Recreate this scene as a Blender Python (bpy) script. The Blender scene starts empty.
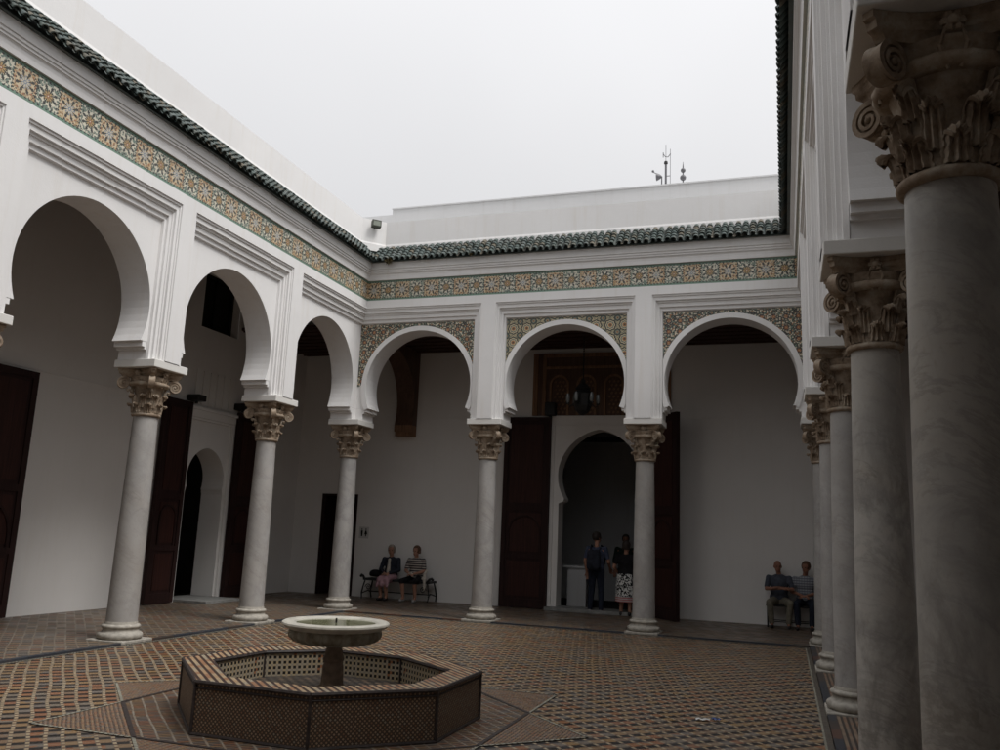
import bpy, bmesh, math, random
from mathutils import Vector, Matrix
random.seed(7)
SC = bpy.context.scene
COL = SC.collection
PI = math.pi
rad = math.radians

# ------------------------------------------------------------------ node helpers
class V:
    """wraps a float socket so that shader maths can be written as expressions"""
    def __init__(s, nt, sock): s.nt, s.s = nt, sock
    def _m(s, op, *a, clamp=False):
        n = s.nt.nodes.new('ShaderNodeMath'); n.operation = op; n.use_clamp = clamp
        for i, x in enumerate((s,) + a):
            if isinstance(x, V): s.nt.links.new(x.s, n.inputs[i])
            else: n.inputs[i].default_value = float(x)
        return V(s.nt, n.outputs[0])
    def __add__(s, o): return s._m('ADD', o)
    __radd__ = __add__
    def __sub__(s, o): return s._m('SUBTRACT', o)
    def __rsub__(s, o): return s._m('MULTIPLY', -1)._m('ADD', o)
    def __mul__(s, o): return s._m('MULTIPLY', o)
    __rmul__ = __mul__
    def __truediv__(s, o): return s._m('DIVIDE', o)
    def fract(s): return s._m('FRACT')
    def floor(s): return s._m('FLOOR')
    def abs(s): return s._m('ABSOLUTE')
    def sqrt(s): return s._m('SQRT')
    def cos(s): return s._m('COSINE')
    def sin(s): return s._m('SINE')
    def lt(s, o): return s._m('LESS_THAN', o)
    def gt(s, o): return s._m('GREATER_THAN', o)
    def mx(s, o): return s._m('MAXIMUM', o)
    def mn(s, o): return s._m('MINIMUM', o)
    def pw(s, o): return s._m('POWER', o)
    def atan2(s, o): return s._m('ARCTAN2', o)
    def mod(s, o): return s._m('FLOORED_MODULO', o)
    def clamp(s): return s._m('ADD', 0, clamp=True)

class Mat:
    def __init__(m, name, rough=.7, spec=.3):
        m.mat = bpy.data.materials.new(name); m.mat.use_nodes = True
        m.nt = m.mat.node_tree
        m.b = m.nt.nodes['Principled BSDF']
        m.b.inputs['Roughness'].default_value = rough
        m.b.inputs['Specular IOR Level'].default_value = spec
    def node(m, t, **kw):
        n = m.nt.nodes.new(t)
        for k, v in kw.items(): setattr(n, k, v)
        return n
    def coord(m, kind='Object', scale=(1, 1, 1), rot=(0, 0, 0)):
        tc = m.node('ShaderNodeTexCoord'); mp = m.node('ShaderNodeMapping')
        mp.inputs['Scale'].default_value = scale; mp.inputs['Rotation'].default_value = rot
        m.nt.links.new(tc.outputs[kind], mp.inputs[0]); return mp.outputs[0]
    def uv(m):
        tc = m.node('ShaderNodeUVMap'); s = m.node('ShaderNodeSeparateXYZ')
        m.nt.links.new(tc.outputs[0], s.inputs[0]); return V(m.nt, s.outputs[0]), V(m.nt, s.outputs[1])
    def noise(m, co, scale, detail=4, rough=.55, dist=0.0):
        n = m.node('ShaderNodeTexNoise'); n.inputs['Scale'].default_value = scale
        n.inputs['Detail'].default_value = detail; n.inputs['Roughness'].default_value = rough
        n.inputs['Distortion'].default_value = dist
        if co is not None: m.nt.links.new(co, n.inputs['Vector'])
        return V(m.nt, n.outputs['Fac'])
    def rnd(m, x, y, seed=0.0):
        c = m.node('ShaderNodeCombineXYZ')
        for i, q in enumerate((x, y, seed)):
            if isinstance(q, V): m.nt.links.new(q.s, c.inputs[i])
            else: c.inputs[i].default_value = q
        w = m.node('ShaderNodeTexWhiteNoise', noise_dimensions='3D'); m.nt.links.new(c.outputs[0], w.inputs[0])
        return V(m.nt, w.outputs['Value'])
    def vec(m, x, y, z=0.0):
        c = m.node('ShaderNodeCombineXYZ')
        for i, q in enumerate((x, y, z)):
            if isinstance(q, V): m.nt.links.new(q.s, c.inputs[i])
            else: c.inputs[i].default_value = q
        return c.outputs[0]
    def ramp(m, f, stops, interp='LINEAR'):
        r = m.node('ShaderNodeValToRGB'); r.color_ramp.interpolation = interp
        e = r.color_ramp.elements
        while len(e) < len(stops): e.new(.5)
        for el, (p, c) in zip(e, stops): el.position = p; el.color = (*c, 1)
        m.nt.links.new(f.s, r.inputs[0]); return r.outputs[0]
    def mix(m, f, a, b, mode='MIX'):
        n = m.node('ShaderNodeMix', data_type='RGBA', blend_type=mode)
        if isinstance(f, V): m.nt.links.new(f.s, n.inputs[0])
        else: n.inputs[0].default_value = f
        for i, x in ((6, a), (7, b)):
            if isinstance(x, tuple): n.inputs[i].default_value = (*x, 1)
            else: m.nt.links.new(x, n.inputs[i])
        return n.outputs[2]
    def color(m, c):
        if isinstance(c, tuple): m.b.inputs['Base Color'].default_value = (*c, 1)
        else: m.nt.links.new(c, m.b.inputs['Base Color'])
    def bump(m, h, strength=.3, dist=.01):
        n = m.node('ShaderNodeBump'); n.inputs['Strength'].default_value = strength
        n.inputs['Distance'].default_value = dist
        m.nt.links.new(h.s, n.inputs['Height']); m.nt.links.new(n.outputs[0], m.b.inputs['Normal'])
    def rough(m, v): m.nt.links.new(v.s, m.b.inputs['Roughness'])

def simple(name, col, rough=.7, var=.15, scale=12, spec=.3, bump=0.0, metal=0.0):
    m = Mat(name, rough, spec); co = m.coord()
    n = m.noise(co, scale, 4)
    a = tuple(c * (1 - var) for c in col); b = tuple(min(1, c * (1 + var)) for c in col)
    m.color(m.ramp(n, [(.3, a), (.7, b)])); m.b.inputs['Metallic'].default_value = metal
    if bump: m.bump(n, bump, .01)
    return m.mat

def plaster(name, base, stain=.12, warm=(.62, .56, .47)):
    m = Mat(name, .85, .2); co = m.coord()
    big = m.noise(co, .55, 5, .6); mid = m.noise(co, 3.5, 5, .6); fine = m.noise(co, 60, 3)
    streak = m.noise(m.coord(scale=(5, 5, .35)), 1.6, 5, .65)
    c = m.ramp(big, [(.3, tuple(x * .93 for x in base)), (.7, base)])
    c = m.mix(((streak - .52) * 3.0).clamp() * stain, c, warm)
    c = m.mix(((mid - .6) * 4).clamp() * stain * .8, c, tuple(x * .8 for x in base))
    m.color(c); m.bump(mid * .7 + fine * .3, .32, .014)
    return m.mat

def marble(name, k=1.0, vs=.5, warm=(1, 1, 1), smudge=0.0):
    m = Mat(name, .42, .4)
    co = m.coord(scale=(1, 1, .7), rot=(rad(28), rad(20), 0))
    oi = m.node('ShaderNodeObjectInfo')
    off = m.node('ShaderNodeVectorMath', operation='ADD'); m.nt.links.new(co, off.inputs[0])
    r = V(m.nt, oi.outputs['Random']) * 37.0
    m.nt.links.new(m.vec(r, r * .7, r * 1.3), off.inputs[1]); co = off.outputs[0]
    n1 = m.noise(co, 1.5, 8, .66, .5); n2 = m.noise(co, 5.5, 6, .6, .8); n3 = m.noise(co, 38, 4)
    n4 = m.noise(co, 1.1, 3, .5)
    vein = (1 - ((n1 - .5).abs() * 13).clamp()) * (n4 * 3 - .9).clamp()
    vein2 = 1 - ((n2 - .5).abs() * 22).clamp()
    c = m.ramp(n4, [(.35, (.345, .325, .30)), (.6, (.42, .405, .385))])
    c = m.mix(((n2 - .5) * 3).clamp() * .3, c, (.34, .28, .21))
    c = m.mix(vein * vs, c, (.20, .19, .18)); c = m.mix(vein2 * .10, c, (.22, .21, .20))
    c = m.mix(((n3 - .58) * 6).clamp() * .35, c, (.24, .21, .17))
    if smudge:
        # rotate first, then stretch, so that the veins run diagonally up the shaft
        m2 = m.node('ShaderNodeMapping'); m2.inputs['Scale'].default_value = (.8, .8, 3.2)
        m.nt.links.new(m.coord(rot=(rad(24), rad(-30), 0)), m2.inputs[0])
        ad = m.node('ShaderNodeVectorMath', operation='ADD'); m.nt.links.new(m2.outputs[0], ad.inputs[0]); m.nt.links.new(m.vec(r * .37, r * .9, r * .53), ad.inputs[1])
        a1 = m.noise(ad.outputs[0], 1.0, 8, .64, .35); a2 = m.noise(ad.outputs[0], 1.7, 9, .68, .5); a3 = m.noise(ad.outputs[0], .7, 3)
        c = m.mix(((a1 - .54) * 5).clamp() * smudge * .75, c, (.15, .148, .147))
        c = m.mix((1 - ((a2 - .5).abs() * 26).clamp()) * (a3 * 3 - 1.1).clamp() * smudge, c, (.11, .108, .105))
        c = m.mix(((a3 - .5) * 5).clamp() * .35 * smudge, c, (.36, .29, .21))
    c = m.mix(1.0, c, tuple(k * q for q in warm), 'MULTIPLY')
    m.color(c); m.bump(n2 * .6 + n3 * .4, .18, .006)
    m.rough(n3 * .25 + .33)
    return m.mat

def capstone(name):
    m = Mat(name, .8, .25); co = m.coord()
    n1 = m.noise(co, 7, 6, .65); n2 = m.noise(co, 45, 5, .6)
    c = m.ramp(n1, [(.32, (.14, .095, .06)), (.5, (.31, .24, .175)), (.68, (.44, .385, .31))])
    c = m.mix(((n2 - .55) * 5).clamp() * .5, c, (.12, .08, .05))
    m.color(c); m.bump(n1 * .4 + n2 * .6, .28, .008)
    return m.mat

def wood(name, col, rough=.5):
    m = Mat(name, rough, .3); co = m.coord(scale=(14, 14, .8))
    n = m.noise(co, 2.0, 6, .6, .6); f = m.noise(m.coord(), 3, 3)
    c = m.ramp(n, [(.3, tuple(x * .55 for x in col)), (.7, tuple(x * 1.25 for x in col))])
    c = m.mix(((f - .5) * 3).clamp() * .4, c, tuple(x * .5 for x in col))
    m.color(c); m.bump(n, .25, .006)
    return m.mat

PAL_FLOOR = [(0.0, (.34, .135, .055)), (.14, (.16, .17, .165)), (.23, (.36, .225, .10)), (.47, (.24, .16, .10)),
             (.6, (.20, .19, .16)), (.70, (.33, .12, .05)), (.84, (.29, .22, .14)), (.94, (.15, .155, .15))]

def zellige_floor(name, cell=.12, diag=True, sub=1.0, bead=(.50, .40, .26), dark=(.016, .013, .012), barw=.76, darkf=.58,
                  hue=True, tint=None, tf=0.0, pal=None, gain=1.0):
    m = Mat(name, .45, .4)
    x, y = m.uv()
    # laid by hand: rows wander a little
    wob = m.noise(m.vec(x, y), .9, 2)
    x = x + (wob - .5) * .05; y = y + (wob - .5) * .04
    if diag:
        u = (x + y) * (.70711 / cell); v = (x - y) * (.70711 / cell * sub)
    else:
        u = x * (1 / cell); v = y * (1 / cell * sub)
    iu, iv = u.floor(), v.floor(); fu, fv = u.fract(), v.fract()
    r = m.rnd(iu, iv, 1.0); r2 = m.rnd(iu, iv, 2.0)
    reg = m.noise(m.vec(x, y, 3.0), .55, 3, .6)
    reg2 = m.noise(m.vec(x, y, 9.0), 2.2, 3, .6)
    key = (r * .8 + reg * .8 + reg2 * .35 - .55).fract() if hue else r
    c = m.ramp(key, pal or PAL_FLOOR, 'CONSTANT')
    c = m.mix(.30, c, (.24, .13, .065)); c = m.mix(r2 * .35, c, tuple([.10, .08, .07]), 'MIX')
    isbar = fu.lt(barw)
    black = isbar * fv.gt(darkf)
    c = m.mix(black, c, dark)
    # slim light joint between bars
    line = isbar * (fv - .3).abs().lt(.03)
    c = m.mix(line * .35, c, bead)
    beadm = (1 - isbar) * ((fv * 2).fract() - .45).abs().lt(.29)
    bc = m.mix(m.rnd(iu, iv, 5.0) * .6, bead, (.30, .22, .13))
    gap = m.mix(m.rnd(iu, iv, 7.0), (.16, .075, .04), (.10, .09, .08))
    c = m.mix(1 - isbar, c, gap)
    c = m.mix(beadm, c, bc)
    # grout
    g = (fu - barw).abs().lt(.025).s
    g = V(m.nt, g) if not isinstance(g, V) else g
    c = m.mix(g.mx(fu.lt(.02)) * .7, c, (.16, .13, .10))
    dirt = m.noise(m.vec(x, y, 5.0), 1.3, 6, .7)
    c = m.mix(((dirt - .45) * 2.2).clamp() * .45, c, (.105, .085, .07))
    if tint: c = m.mix(tf, c, tint)
    if gain != 1.0: c = m.mix(1.0, c, (gain, gain, gain), 'MULTIPLY')
    m.color(c)
    m.bump(beadm * .4 + isbar * .5 - black * .5 + r2 * .25, .35, .004)
    m.rough(r2 * .25 + dirt * .4 + .15)
    return m.mat

def checker_tiles(name, cell, cols, dark=(.02, .018, .018), light_f=.5, grout=.08):
    m = Mat(name, .4, .4); x, y = m.uv()
    u, v = x / cell, y / cell
    iu, iv = u.floor(), v.floor()
    par = (iu + iv).mod(2.0).gt(.5)
    r = m.rnd(iu, iv)
    c = m.ramp(r, [(i / len(cols), q) for i, q in enumerate(cols)], 'CONSTANT')
    c = m.mix(par, c, dark)
    g = u.fract().lt(grout).mx(v.fract().lt(grout))
    c = m.mix(g * .7, c, (.13, .10, .08))
    m.color(c); m.bump(1 - g, .3, .003)
    return m.mat

def stripes(name, pitch, cols, dark=(.035, .028, .025), duty=.55):
    m = Mat(name, .45, .4); x, y = m.uv(); u = x / pitch
    r = m.rnd(u.floor(), (y / .11).floor())
    c = m.ramp(r, [(i / len(cols), q) for i, q in enumerate(cols)], 'CONSTANT')
    c = m.mix(u.fract().gt(duty), c, dark)
    n = m.noise(m.vec(x, y), 9, 4); c = m.mix(((n - .5) * 3).clamp() * .4, c, (.12, .07, .045))
    m.color(c); m.bump(u.fract().lt(duty), .3, .003)
    return m.mat

def mosaic(name, scale, cols, base=None):
    m = Mat(name, .5, .35); x, y = m.uv()
    vo = m.node('ShaderNodeTexVoronoi'); vo.inputs['Scale'].default_value = scale; vo.inputs['Randomness'].default_value = .55
    m.nt.links.new(m.vec(x, y), vo.inputs['Vector'])
    s = m.node('ShaderNodeSeparateColor'); m.nt.links.new(vo.outputs['Color'], s.inputs[0])
    c = m.ramp(V(m.nt, s.outputs[0]), [(i / len(cols), q) for i, q in enumerate(cols)], 'CONSTANT')
    d = V(m.nt, vo.outputs['Distance'])
    c = m.mix(d.gt(.50) * .8, c, (.03, .024, .02))
    if base: c = m.mix(.3, c, base)
    m.color(c); m.bump(d, .3, -.004)
    return m.mat

def frieze_tiles(name, pitch=.33, H=.43):
    """band of eight-fold zellige rosettes; u runs along the wall, v upwards from 0 to H"""
    m = Mat(name, .4, .45); x, y = m.uv()
    U = x / pitch; iu = U.floor(); odd = iu.mod(2.0).gt(.5)
    px = (U.fract() - .5) * pitch; py = y - H / 2
    r = (px * px + py * py).sqrt(); a = py.atan2(px)
    s8 = (a * 8.0).cos(); s16 = (a * 16.0).cos()
    rr = r / pitch
    green = (.18, .245, .20); white = (.68, .64, .52); och = (.48, .32, .14); rust = (.30, .12, .06)
    blue = (.20, .25, .32); dark = (.03, .035, .035); sand = (.64, .53, .36)
    bgA = m.mix(m.rnd((x / .024).floor(), (y / .024).floor()).lt(.45), white, green)
    bgB = m.mix(m.rnd((x / .024).floor(), (y / .024).floor(), 3.0).lt(.5), sand, (.50, .33, .17))
    c = m.mix(odd, bgA, bgB)
    c = m.mix(m.rnd((x / .0185).floor(), (y / .0185).floor(), 6.0).lt(.20), c, dark)
    # small dark lozenges scattered on a grid in the background
    gx = (x / .041).fract() - .5; gy = (y / .041).fract() - .5
    c = m.mix((gx.abs() + gy.abs()).lt(.2), c, dark)
    ring4 = (rr - .43).abs().lt(.03) * s16.gt(.0)
    c = m.mix(ring4, c, m.mix(odd, green, rust))
    ring3 = (rr + s8 * .035 - .345).abs().lt(.055)
    c = m.mix(ring3, c, m.mix(odd, white, sand)); 
    ring3b = (rr - s8 * .03 - .35).abs().lt(.028) * s8.lt(-.1)
    c = m.mix(ring3b, c, dark)
    c = m.mix((rr - .27).abs().lt(.15) * s8.lt(-.62), c, dark)
    petal = rr.lt(s8 * .06 + .205)
    c = m.mix(petal, c, m.mix(odd, och, (.62, .55, .42)))
    pet2 = (rr - s8 * .05 - .165).abs().lt(.04) * s16.gt(-.3)
    c = m.mix(pet2, c, m.mix(odd, dark, blue))
    c = m.mix(rr.lt(.075), c, m.mix(odd, rust, blue))
    c = m.mix(rr.lt(.03), c, white)
    # outlines + joints between panels, borders
    e = U.fract(); edge = e.lt(.035).mx(e.gt(.965))
    chk = (y / .022).floor().mod(2.0).gt(.5)
    c = m.mix(edge * chk, c, dark)
    bord = (py.abs() - (H / 2 - .048)).gt(0)
    bchk = (x / .03).floor().mod(2.0).gt(.5) * (py.abs() - (H / 2 - .028)).lt(0)
    c = m.mix(bord, c, m.mix(bchk, (.15, .26, .20), dark))
    g = (x / .0205).fract().lt(.1).mx((y / .0205).fract().lt(.1))
    c = m.mix(g * .35, c, (.25, .22, .17))
    n = m.noise(m.vec(x, y), 2.5, 5); c = m.mix(((n - .45) * 2).clamp() * .35, c, (.24, .22, .18))
    m.color(c)
    return m.mat

def spandrel_star(name):
    m = Mat(name, .42, .4); x, y = m.uv(); P = .21
    U, W = x / P, y / P
    px = U.fract() - .5; py = W.fract() - .5
    r = (px * px + py * py).sqrt(); a = py.atan2(px); s8 = (a * 8.0).cos(); s16 = (a * 16.0).cos()
    q = .024
    rn = m.rnd((x / q).floor(), (y / q).floor())
    c = m.ramp(rn, [(0, (.03, .035, .035)), (.40, (.66, .60, .47)), (.60, (.12, .19, .15)), (.76, (.40, .20, .09)), (.86, (.02, .025, .025))], 'CONSTANT')
    gx = (x / .048).fract() - .5; gy = (y / .048).fract() - .5
    c = m.mix((gx.abs() + gy.abs()).lt(.22), c, (.03, .035, .03))
    c = m.mix((gx.abs() - gy.abs()).abs().lt(.05) * .5, c, (.50, .45, .34))
    c = m.mix((r - s8 * .03 - .30).abs().lt(.03), c, (.45, .40, .3))
    c = m.mix((r + s8 * .04 - .22).abs().lt(.05), c, (.05, .05, .05))
    c = m.mix(r.lt(s8 * .04 + .15), c, (.34, .13, .055))
    c = m.mix(r.lt(.05), c, (.45, .36, .2))
    m.color(c)
    return m.mat

def spandrel_rosette(name):
    m = Mat(name, .42, .4); x, y = m.uv()
    c = None
    base = m.ramp(m.noise(m.vec(x, y), 44, 2), [(.42, (.52, .42, .25)), (.47, (.04, .06, .055)), (.53, (.20, .28, .22)), (.57, (.55, .46, .3))], 'CONSTANT')
    c = base
    for P, ox, oy, R in ((.28, .0, .0, .37), (.28, .14, .14, .2)):
        fx = ((x + ox) / P).fract() - .5; fy = ((y + oy) / P).fract() - .5
        r = (fx * fx + fy * fy).sqrt(); a = fy.atan2(fx); s8 = (a * 8.0).cos(); s = s8 * .02
        ins = (r - s).lt(R)
        c = m.mix(ins, c, (.56, .47, .31))
        c = m.mix((r - s - R).abs().lt(.04), c, (.03, .035, .035))
        c = m.mix((r - s - R * .62).abs().lt(.03), c, (.07, .13, .12))
        c = m.mix((r - s).lt(R * .38), c, (.33, .15, .06))
        c = m.mix((r).lt(R * .16), c, (.05, .06, .06))
    m.color(c)
    return m.mat

def roof_green(name):
    m = Mat(name, .38, .45); co = m.coord()
    n = m.noise(co, 5, 5, .65); f = m.noise(co, 40, 4)
    gm = m.node('ShaderNodeNewGeometry'); rn = V(m.nt, gm.outputs['Random Per Island'])
    c = m.ramp(rn, [(0, (.045, .062, .055)), (.3, (.065, .09, .082)), (.55, (.095, .115, .11)), (.8, (.052, .074, .07)), (.93, (.12, .105, .075))])
    c = m.mix(((n - .5) * 4).clamp() * .65, c, (.12, .095, .07)); c = m.mix(((f - .58) * 6).clamp() * .5, c, (.16, .17, .15))
    m.color(c); m.rough(n * .4 + .4); m.bump(f, .3, .005)
    return m.mat

M = {}
M['white'] = plaster('white_limewash', (.82, .81, .80), .34)
M['white2'] = plaster('weathered_limewash', (.64, .64, .64), .45, (.45, .43, .40))
M['inner'] = plaster('gallery_limewash', (.79, .77, .745), .16)
M['impost'] = plaster('impost_limewash', (.74, .725, .69), .2)
M['marble'] = marble('pale_grey_marble', 1.0, .4, (.98, .985, 1.0), .28)
M['marble_n'] = marble('brownish_veined_marble', 1.12, .9, (.99, .985, .965), .55)
M['base'] = simple('worn_base_stone', (.36, .335, .29), .7, .3, 14, bump=.06)
M['cap'] = capstone('carved_capital_stone')
M['door'] = wood('dark_red_door_wood', (.026, .0095, .008), .7)
M['door2'] = wood('door_panel_wood', (.040, .0125, .009), .65)
M['brown'] = wood('painted_brown_wood', (.115, .066, .044), .6)
M['brown_l'] = wood('ochre_brown_wood', (.25, .14, .08), .7)
M['ceil'] = wood('dark_ceiling_wood', (.062, .030, .022), .7)
M['iron'] = simple('black_iron', (.018, .018, .018), .5, .3, 30)
M['floor'] = zellige_floor('courtyard_zellige', .118, True, .64, gain=.82)
M['gfloor'] = zellige_floor('gallery_zellige', .13, True, .62, bead=(.42, .37, .28), dark=(.05, .042, .036), barw=.86, tint=(.125, .108, .092), tf=.40, gain=.82)
M['gfloor_r'] = stripes('side_gallery_zellige', .052, [(.19, .13, .09), (.22, .16, .11), (.17, .13, .10), (.20, .115, .075)], (.045, .036, .03), .55)
M['star'] = zellige_floor('star_zellige', .105, False, 2.0, bead=(.50, .47, .38), barw=.84, tint=(.12, .07, .05), tf=.18, gain=.8)
M['tri'] = zellige_floor('star_point_zellige', .055, False, 1.6, bead=(.28, .24, .19), barw=.75, tint=(.15, .09, .06), tf=.3)
M['dkstrip'] = stripes('dark_border_tiles', .42, [(.035, .04, .05), (.095, .045, .03), (.04, .045, .055), (.03, .035, .045), (.05, .04, .035)], (.03, .03, .035), .97)
M['ltstrip'] = stripes('pale_border_tiles', .05, [(.34, .33, .26), (.28, .27, .22)], (.10, .09, .07), .7)
M['dotstrip'] = stripes('toothed_border_tiles', .045, [(.17, .15, .115), (.14, .12, .095)], (.03, .027, .025), .5)
M['frieze'] = frieze_tiles('zellige_frieze')
M['spanA'] = spandrel_star('zellige_small_stars')
M['spanB'] = spandrel_rosette('zellige_rosettes')
M['roof'] = roof_green('green_glazed_tile')
def net_mosaic(name, cell):
    m = Mat(name, .5, .35); x, y = m.uv(); u, v = (x + y) / cell, (x - y) / cell
    fu, fv = u.fract() - .5, v.fract() - .5; r = m.rnd(u.floor(), v.floor())
    c = m.ramp(r, [(0, (.34, .22, .13)), (.4, (.40, .29, .19)), (.7, (.26, .14, .08)), (.9, (.36, .32, .24))], 'CONSTANT')
    n = m.noise(m.vec(x, y), 3.5, 4)
    c = m.mix(fu.abs().mx(fv.abs()).gt(.27), c, (.035, .028, .024))
    lat = (u * 2).fract().lt(.13).mx((v * 2).fract().lt(.13)); c = m.mix(lat * .8, c, (.20, .13, .085))
    c = m.mix(((n - .45) * 2.5).clamp() * .4, c, (.09, .06, .045)); m.color(c); return m.mat
M['fmos'] = net_mosaic('fountain_fine_mosaic', .036)
M['frim'] = stripes('fountain_rim_tiles', .058, [(.44, .33, .20), (.42, .27, .15), (.36, .30, .21), (.33, .17, .09)], (.055, .03, .022), .54)
def grid_tiles(name, cell):
    m = Mat(name, .4, .4); x, y = m.uv(); u, v = x / cell, y / cell
    a, b = u.fract().gt(.44), v.fract().gt(.44); r = m.rnd(u.floor(), v.floor())
    tan = m.ramp(r, [(0, (.42, .35, .25)), (.5, (.46, .36, .22)), (.85, (.34, .15, .07))], 'CONSTANT')
    c = m.mix((a + b).gt(.5), (.33, .295, .23), tan); c = m.mix(a * b, c, (.015, .014, .014))
    m.color(c); return m.mat
M['fchk'] = grid_tiles('fountain_checker', .05)


M['fedge'] = simple('fountain_edge_tile', (.045, .035, .032), .5, .4, 25)
M['fflo'] = checker_tiles('fountain_floor_tile', .06, [(.10, .08, .06), (.06, .055, .05), (.14, .10, .07)])
M['stone'] = simple('pale_fountain_marble', (.60, .57, .49), .45, .16, 9, .4, .2)
M['stone_d'] = simple('stained_fountain_stone', (.25, .185, .135), .6, .35, 14, .4, .3)
M['ground'] = simple('bare_ground', (.2, .18, .15), .9, .2, 1)
M['slab'] = simple('grey_threshold_stone', (.22, .22, .21), .6, .2, 7, bump=.2)
def flute_mat():
    m = Mat('mossy_bowl_stone', .6, .35); co = m.coord(); n = m.noise(co, 9, 5); f = m.noise(m.coord(scale=(9, 9, 1)), 2.2, 4)
    c = m.ramp(n, [(.35, (.20, .17, .12)), (.6, (.36, .345, .28))]); c = m.mix(((f - .5) * 4).clamp() * .5, c, (.16, .085, .05)); m.color(c); m.bump(n, .3, .01); return m.mat
M['bowl'] = flute_mat()
def water_mat():
    m = Mat('green_still_water', .06, .5); co = m.coord(); n = m.noise(co, 5, 4)
    m.color(m.ramp(n, [(.4, (.20, .20, .11)), (.65, (.30, .30, .19))])); m.bump(m.noise(co, 20, 2), .05, .01); return m.mat
M['water'] = water_mat()

# ------------------------------------------------------------------ mesh helpers
class MB:
    def __init__(s): s.v, s.f, s.uv, s.g = [], [], [], {}
    def face(s, pts, uvs=None):
        b = len(s.v); s.v += [tuple(p) for p in pts]; s.f.append(tuple(range(b, b + len(pts))))
        s.uv.append(uvs if uvs else [(0, 0)] * len(pts))
    def grid(s, rows, uvs=None, close_u=False, close_v=False):
        """rows: list of lists of points, shared vertices"""
        b = len(s.v); nr, nc = len(rows), len(rows[0])
        for r in rows: s.v += [tuple(p) for p in r]
        for i in range(nr if close_v else nr - 1):
            for j in range(nc if close_u else nc - 1):
                i2, j2 = (i + 1) % nr, (j + 1) % nc
                s.f.append((b + i * nc + j, b + i * nc + j2, b + i2 * nc + j2, b + i2 * nc + j))
                s.uv.append([(uvs[a][c]) for a, c in ((i, j), (i, j2), (i2, j2), (i2, j))] if uvs else [(0, 0)] * 4)
    def box(s, x0, x1, y0, y1, z0, z1, T=None):
        P = [Vector((x, y, z)) for z in (z0, z1) for y in (y0, y1) for x in (x0, x1)]
        if T: P = [T(p) for p in P]
        b = len(s.v); s.v += [tuple(p) for p in P]
        for q in ((0, 2, 3, 1), (4, 5, 7, 6), (0, 1, 5, 4), (2, 6, 7, 3), (0, 4, 6, 2), (1, 3, 7, 5)):
            s.f.append(tuple(b + k for k in q)); s.uv.append([(0, 0)] * 4)
    def lathe(s, prof, n=32, c=(0, 0), mod=None):
        rows = []
        for r, z in prof:
            row = []
            for k in range(n):
                a = 2 * PI * k / n; rr = r * (mod(a, r, z) if mod else 1)
                row.append((c[0] + rr * math.cos(a), c[1] + rr * math.sin(a), z))
            rows.append(row)
        s.grid(rows, close_u=True)
        s.face(rows[0]); s.face(rows[-1])
    def tube(s, pts, r, n=8, cap=True):
        pts = [Vector(p) for p in pts]; rows = []
        rs = r if isinstance(r, (list, tuple)) else [r] * len(pts)
        up = Vector((0, 0, 1))
        for i, p in enumerate(pts):
            t = (pts[min(i + 1, len(pts) - 1)] - pts[max(i - 1, 0)]).normalized()
            a = t.cross(up)
            if a.length < 1e-3: a = t.cross(Vector((1, 0, 0)))
            a.normalize(); b = t.cross(a)
            rows.append([p + a * rs[i] * math.cos(2 * PI * k / n) + b * rs[i] * math.sin(2 * PI * k / n) for k in range(n)])
        s.grid(rows, close_u=True)
        if cap: s.face(rows[0]); s.face(rows[-1])
    def build(s, name, mat, parent=None, smooth=None, weld=False, solid=None):
        me = bpy.data.meshes.new(name); me.from_pydata(s.v, [], s.f)
        ul = me.uv_layers.new(name='UVMap'); fl = [c for f in s.uv for c in f]
        ul.data.foreach_set('uv', [x for c in fl for x in c])
        me.materials.append(mat)
        bm = bmesh.new(); bm.from_mesh(me)
        if weld: bmesh.ops.remove_doubles(bm, verts=bm.verts, dist=1e-4)
        bmesh.ops.recalc_face_normals(bm, faces=bm.faces); bm.to_mesh(me); bm.free()
        if smooth:
            me.shade_smooth(); me.set_sharp_from_angle(angle=rad(smooth))
        o = bpy.data.objects.new(name, me); COL.objects.link(o)
        if parent: o.parent = parent
        return o

def thing(name, label, cat, loc=(0, 0, 0), rz=0, group=None):
    o = bpy.data.objects.new(name, None); COL.objects.link(o); o.empty_display_size = .2
    o.location = loc; o.rotation_euler = (0, 0, rz); tag(o, label, cat, group); return o
def tag(o, label, cat, group=None):
    o['label'] = label; o['category'] = cat; o['kind'] = 'thing'
    if group: o['group'] = group
    return o
def struct(o, kind='structure'): o['kind'] = kind; return o
def copy_tree(o, parent=None):
    c = o.copy(); COL.objects.link(c)
    if parent is not None: c.parent = parent
    for ch in [x for x in o.children]: copy_tree(ch, c)
    return c

# ------------------------------------------------------------------ courtyard frame
W = 9.31; SL = 3.0376; SR = 3.069; LL = 5 * SL; LR = 5 * SR
YB = 3.25; XL = -3.20; XR = W + 3.37; YS = -18.7
FR = {  # local frame: origin, along the wall, out into the court
    'back': (Vector((0, 0, 0)), Vector((1, 0, 0)), Vector((0, -1, 0))),
    'left': (Vector((0, 0, 0)), Vector((0, -1, 0)), Vector((1, 0, 0))),
    'right': (Vector((W, 0, 0)), Vector((0, -1, 0)), Vector((-1, 0, 0))),
    'near': (Vector((0, -15.27, 0)), Vector((1, 0, 0)), Vector((0, 1, 0)))}
def frame(k):
    o, s, e = FR[k]
    return lambda a, b, z: o + s * a + e * b + Vector((0, 0, z))

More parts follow.
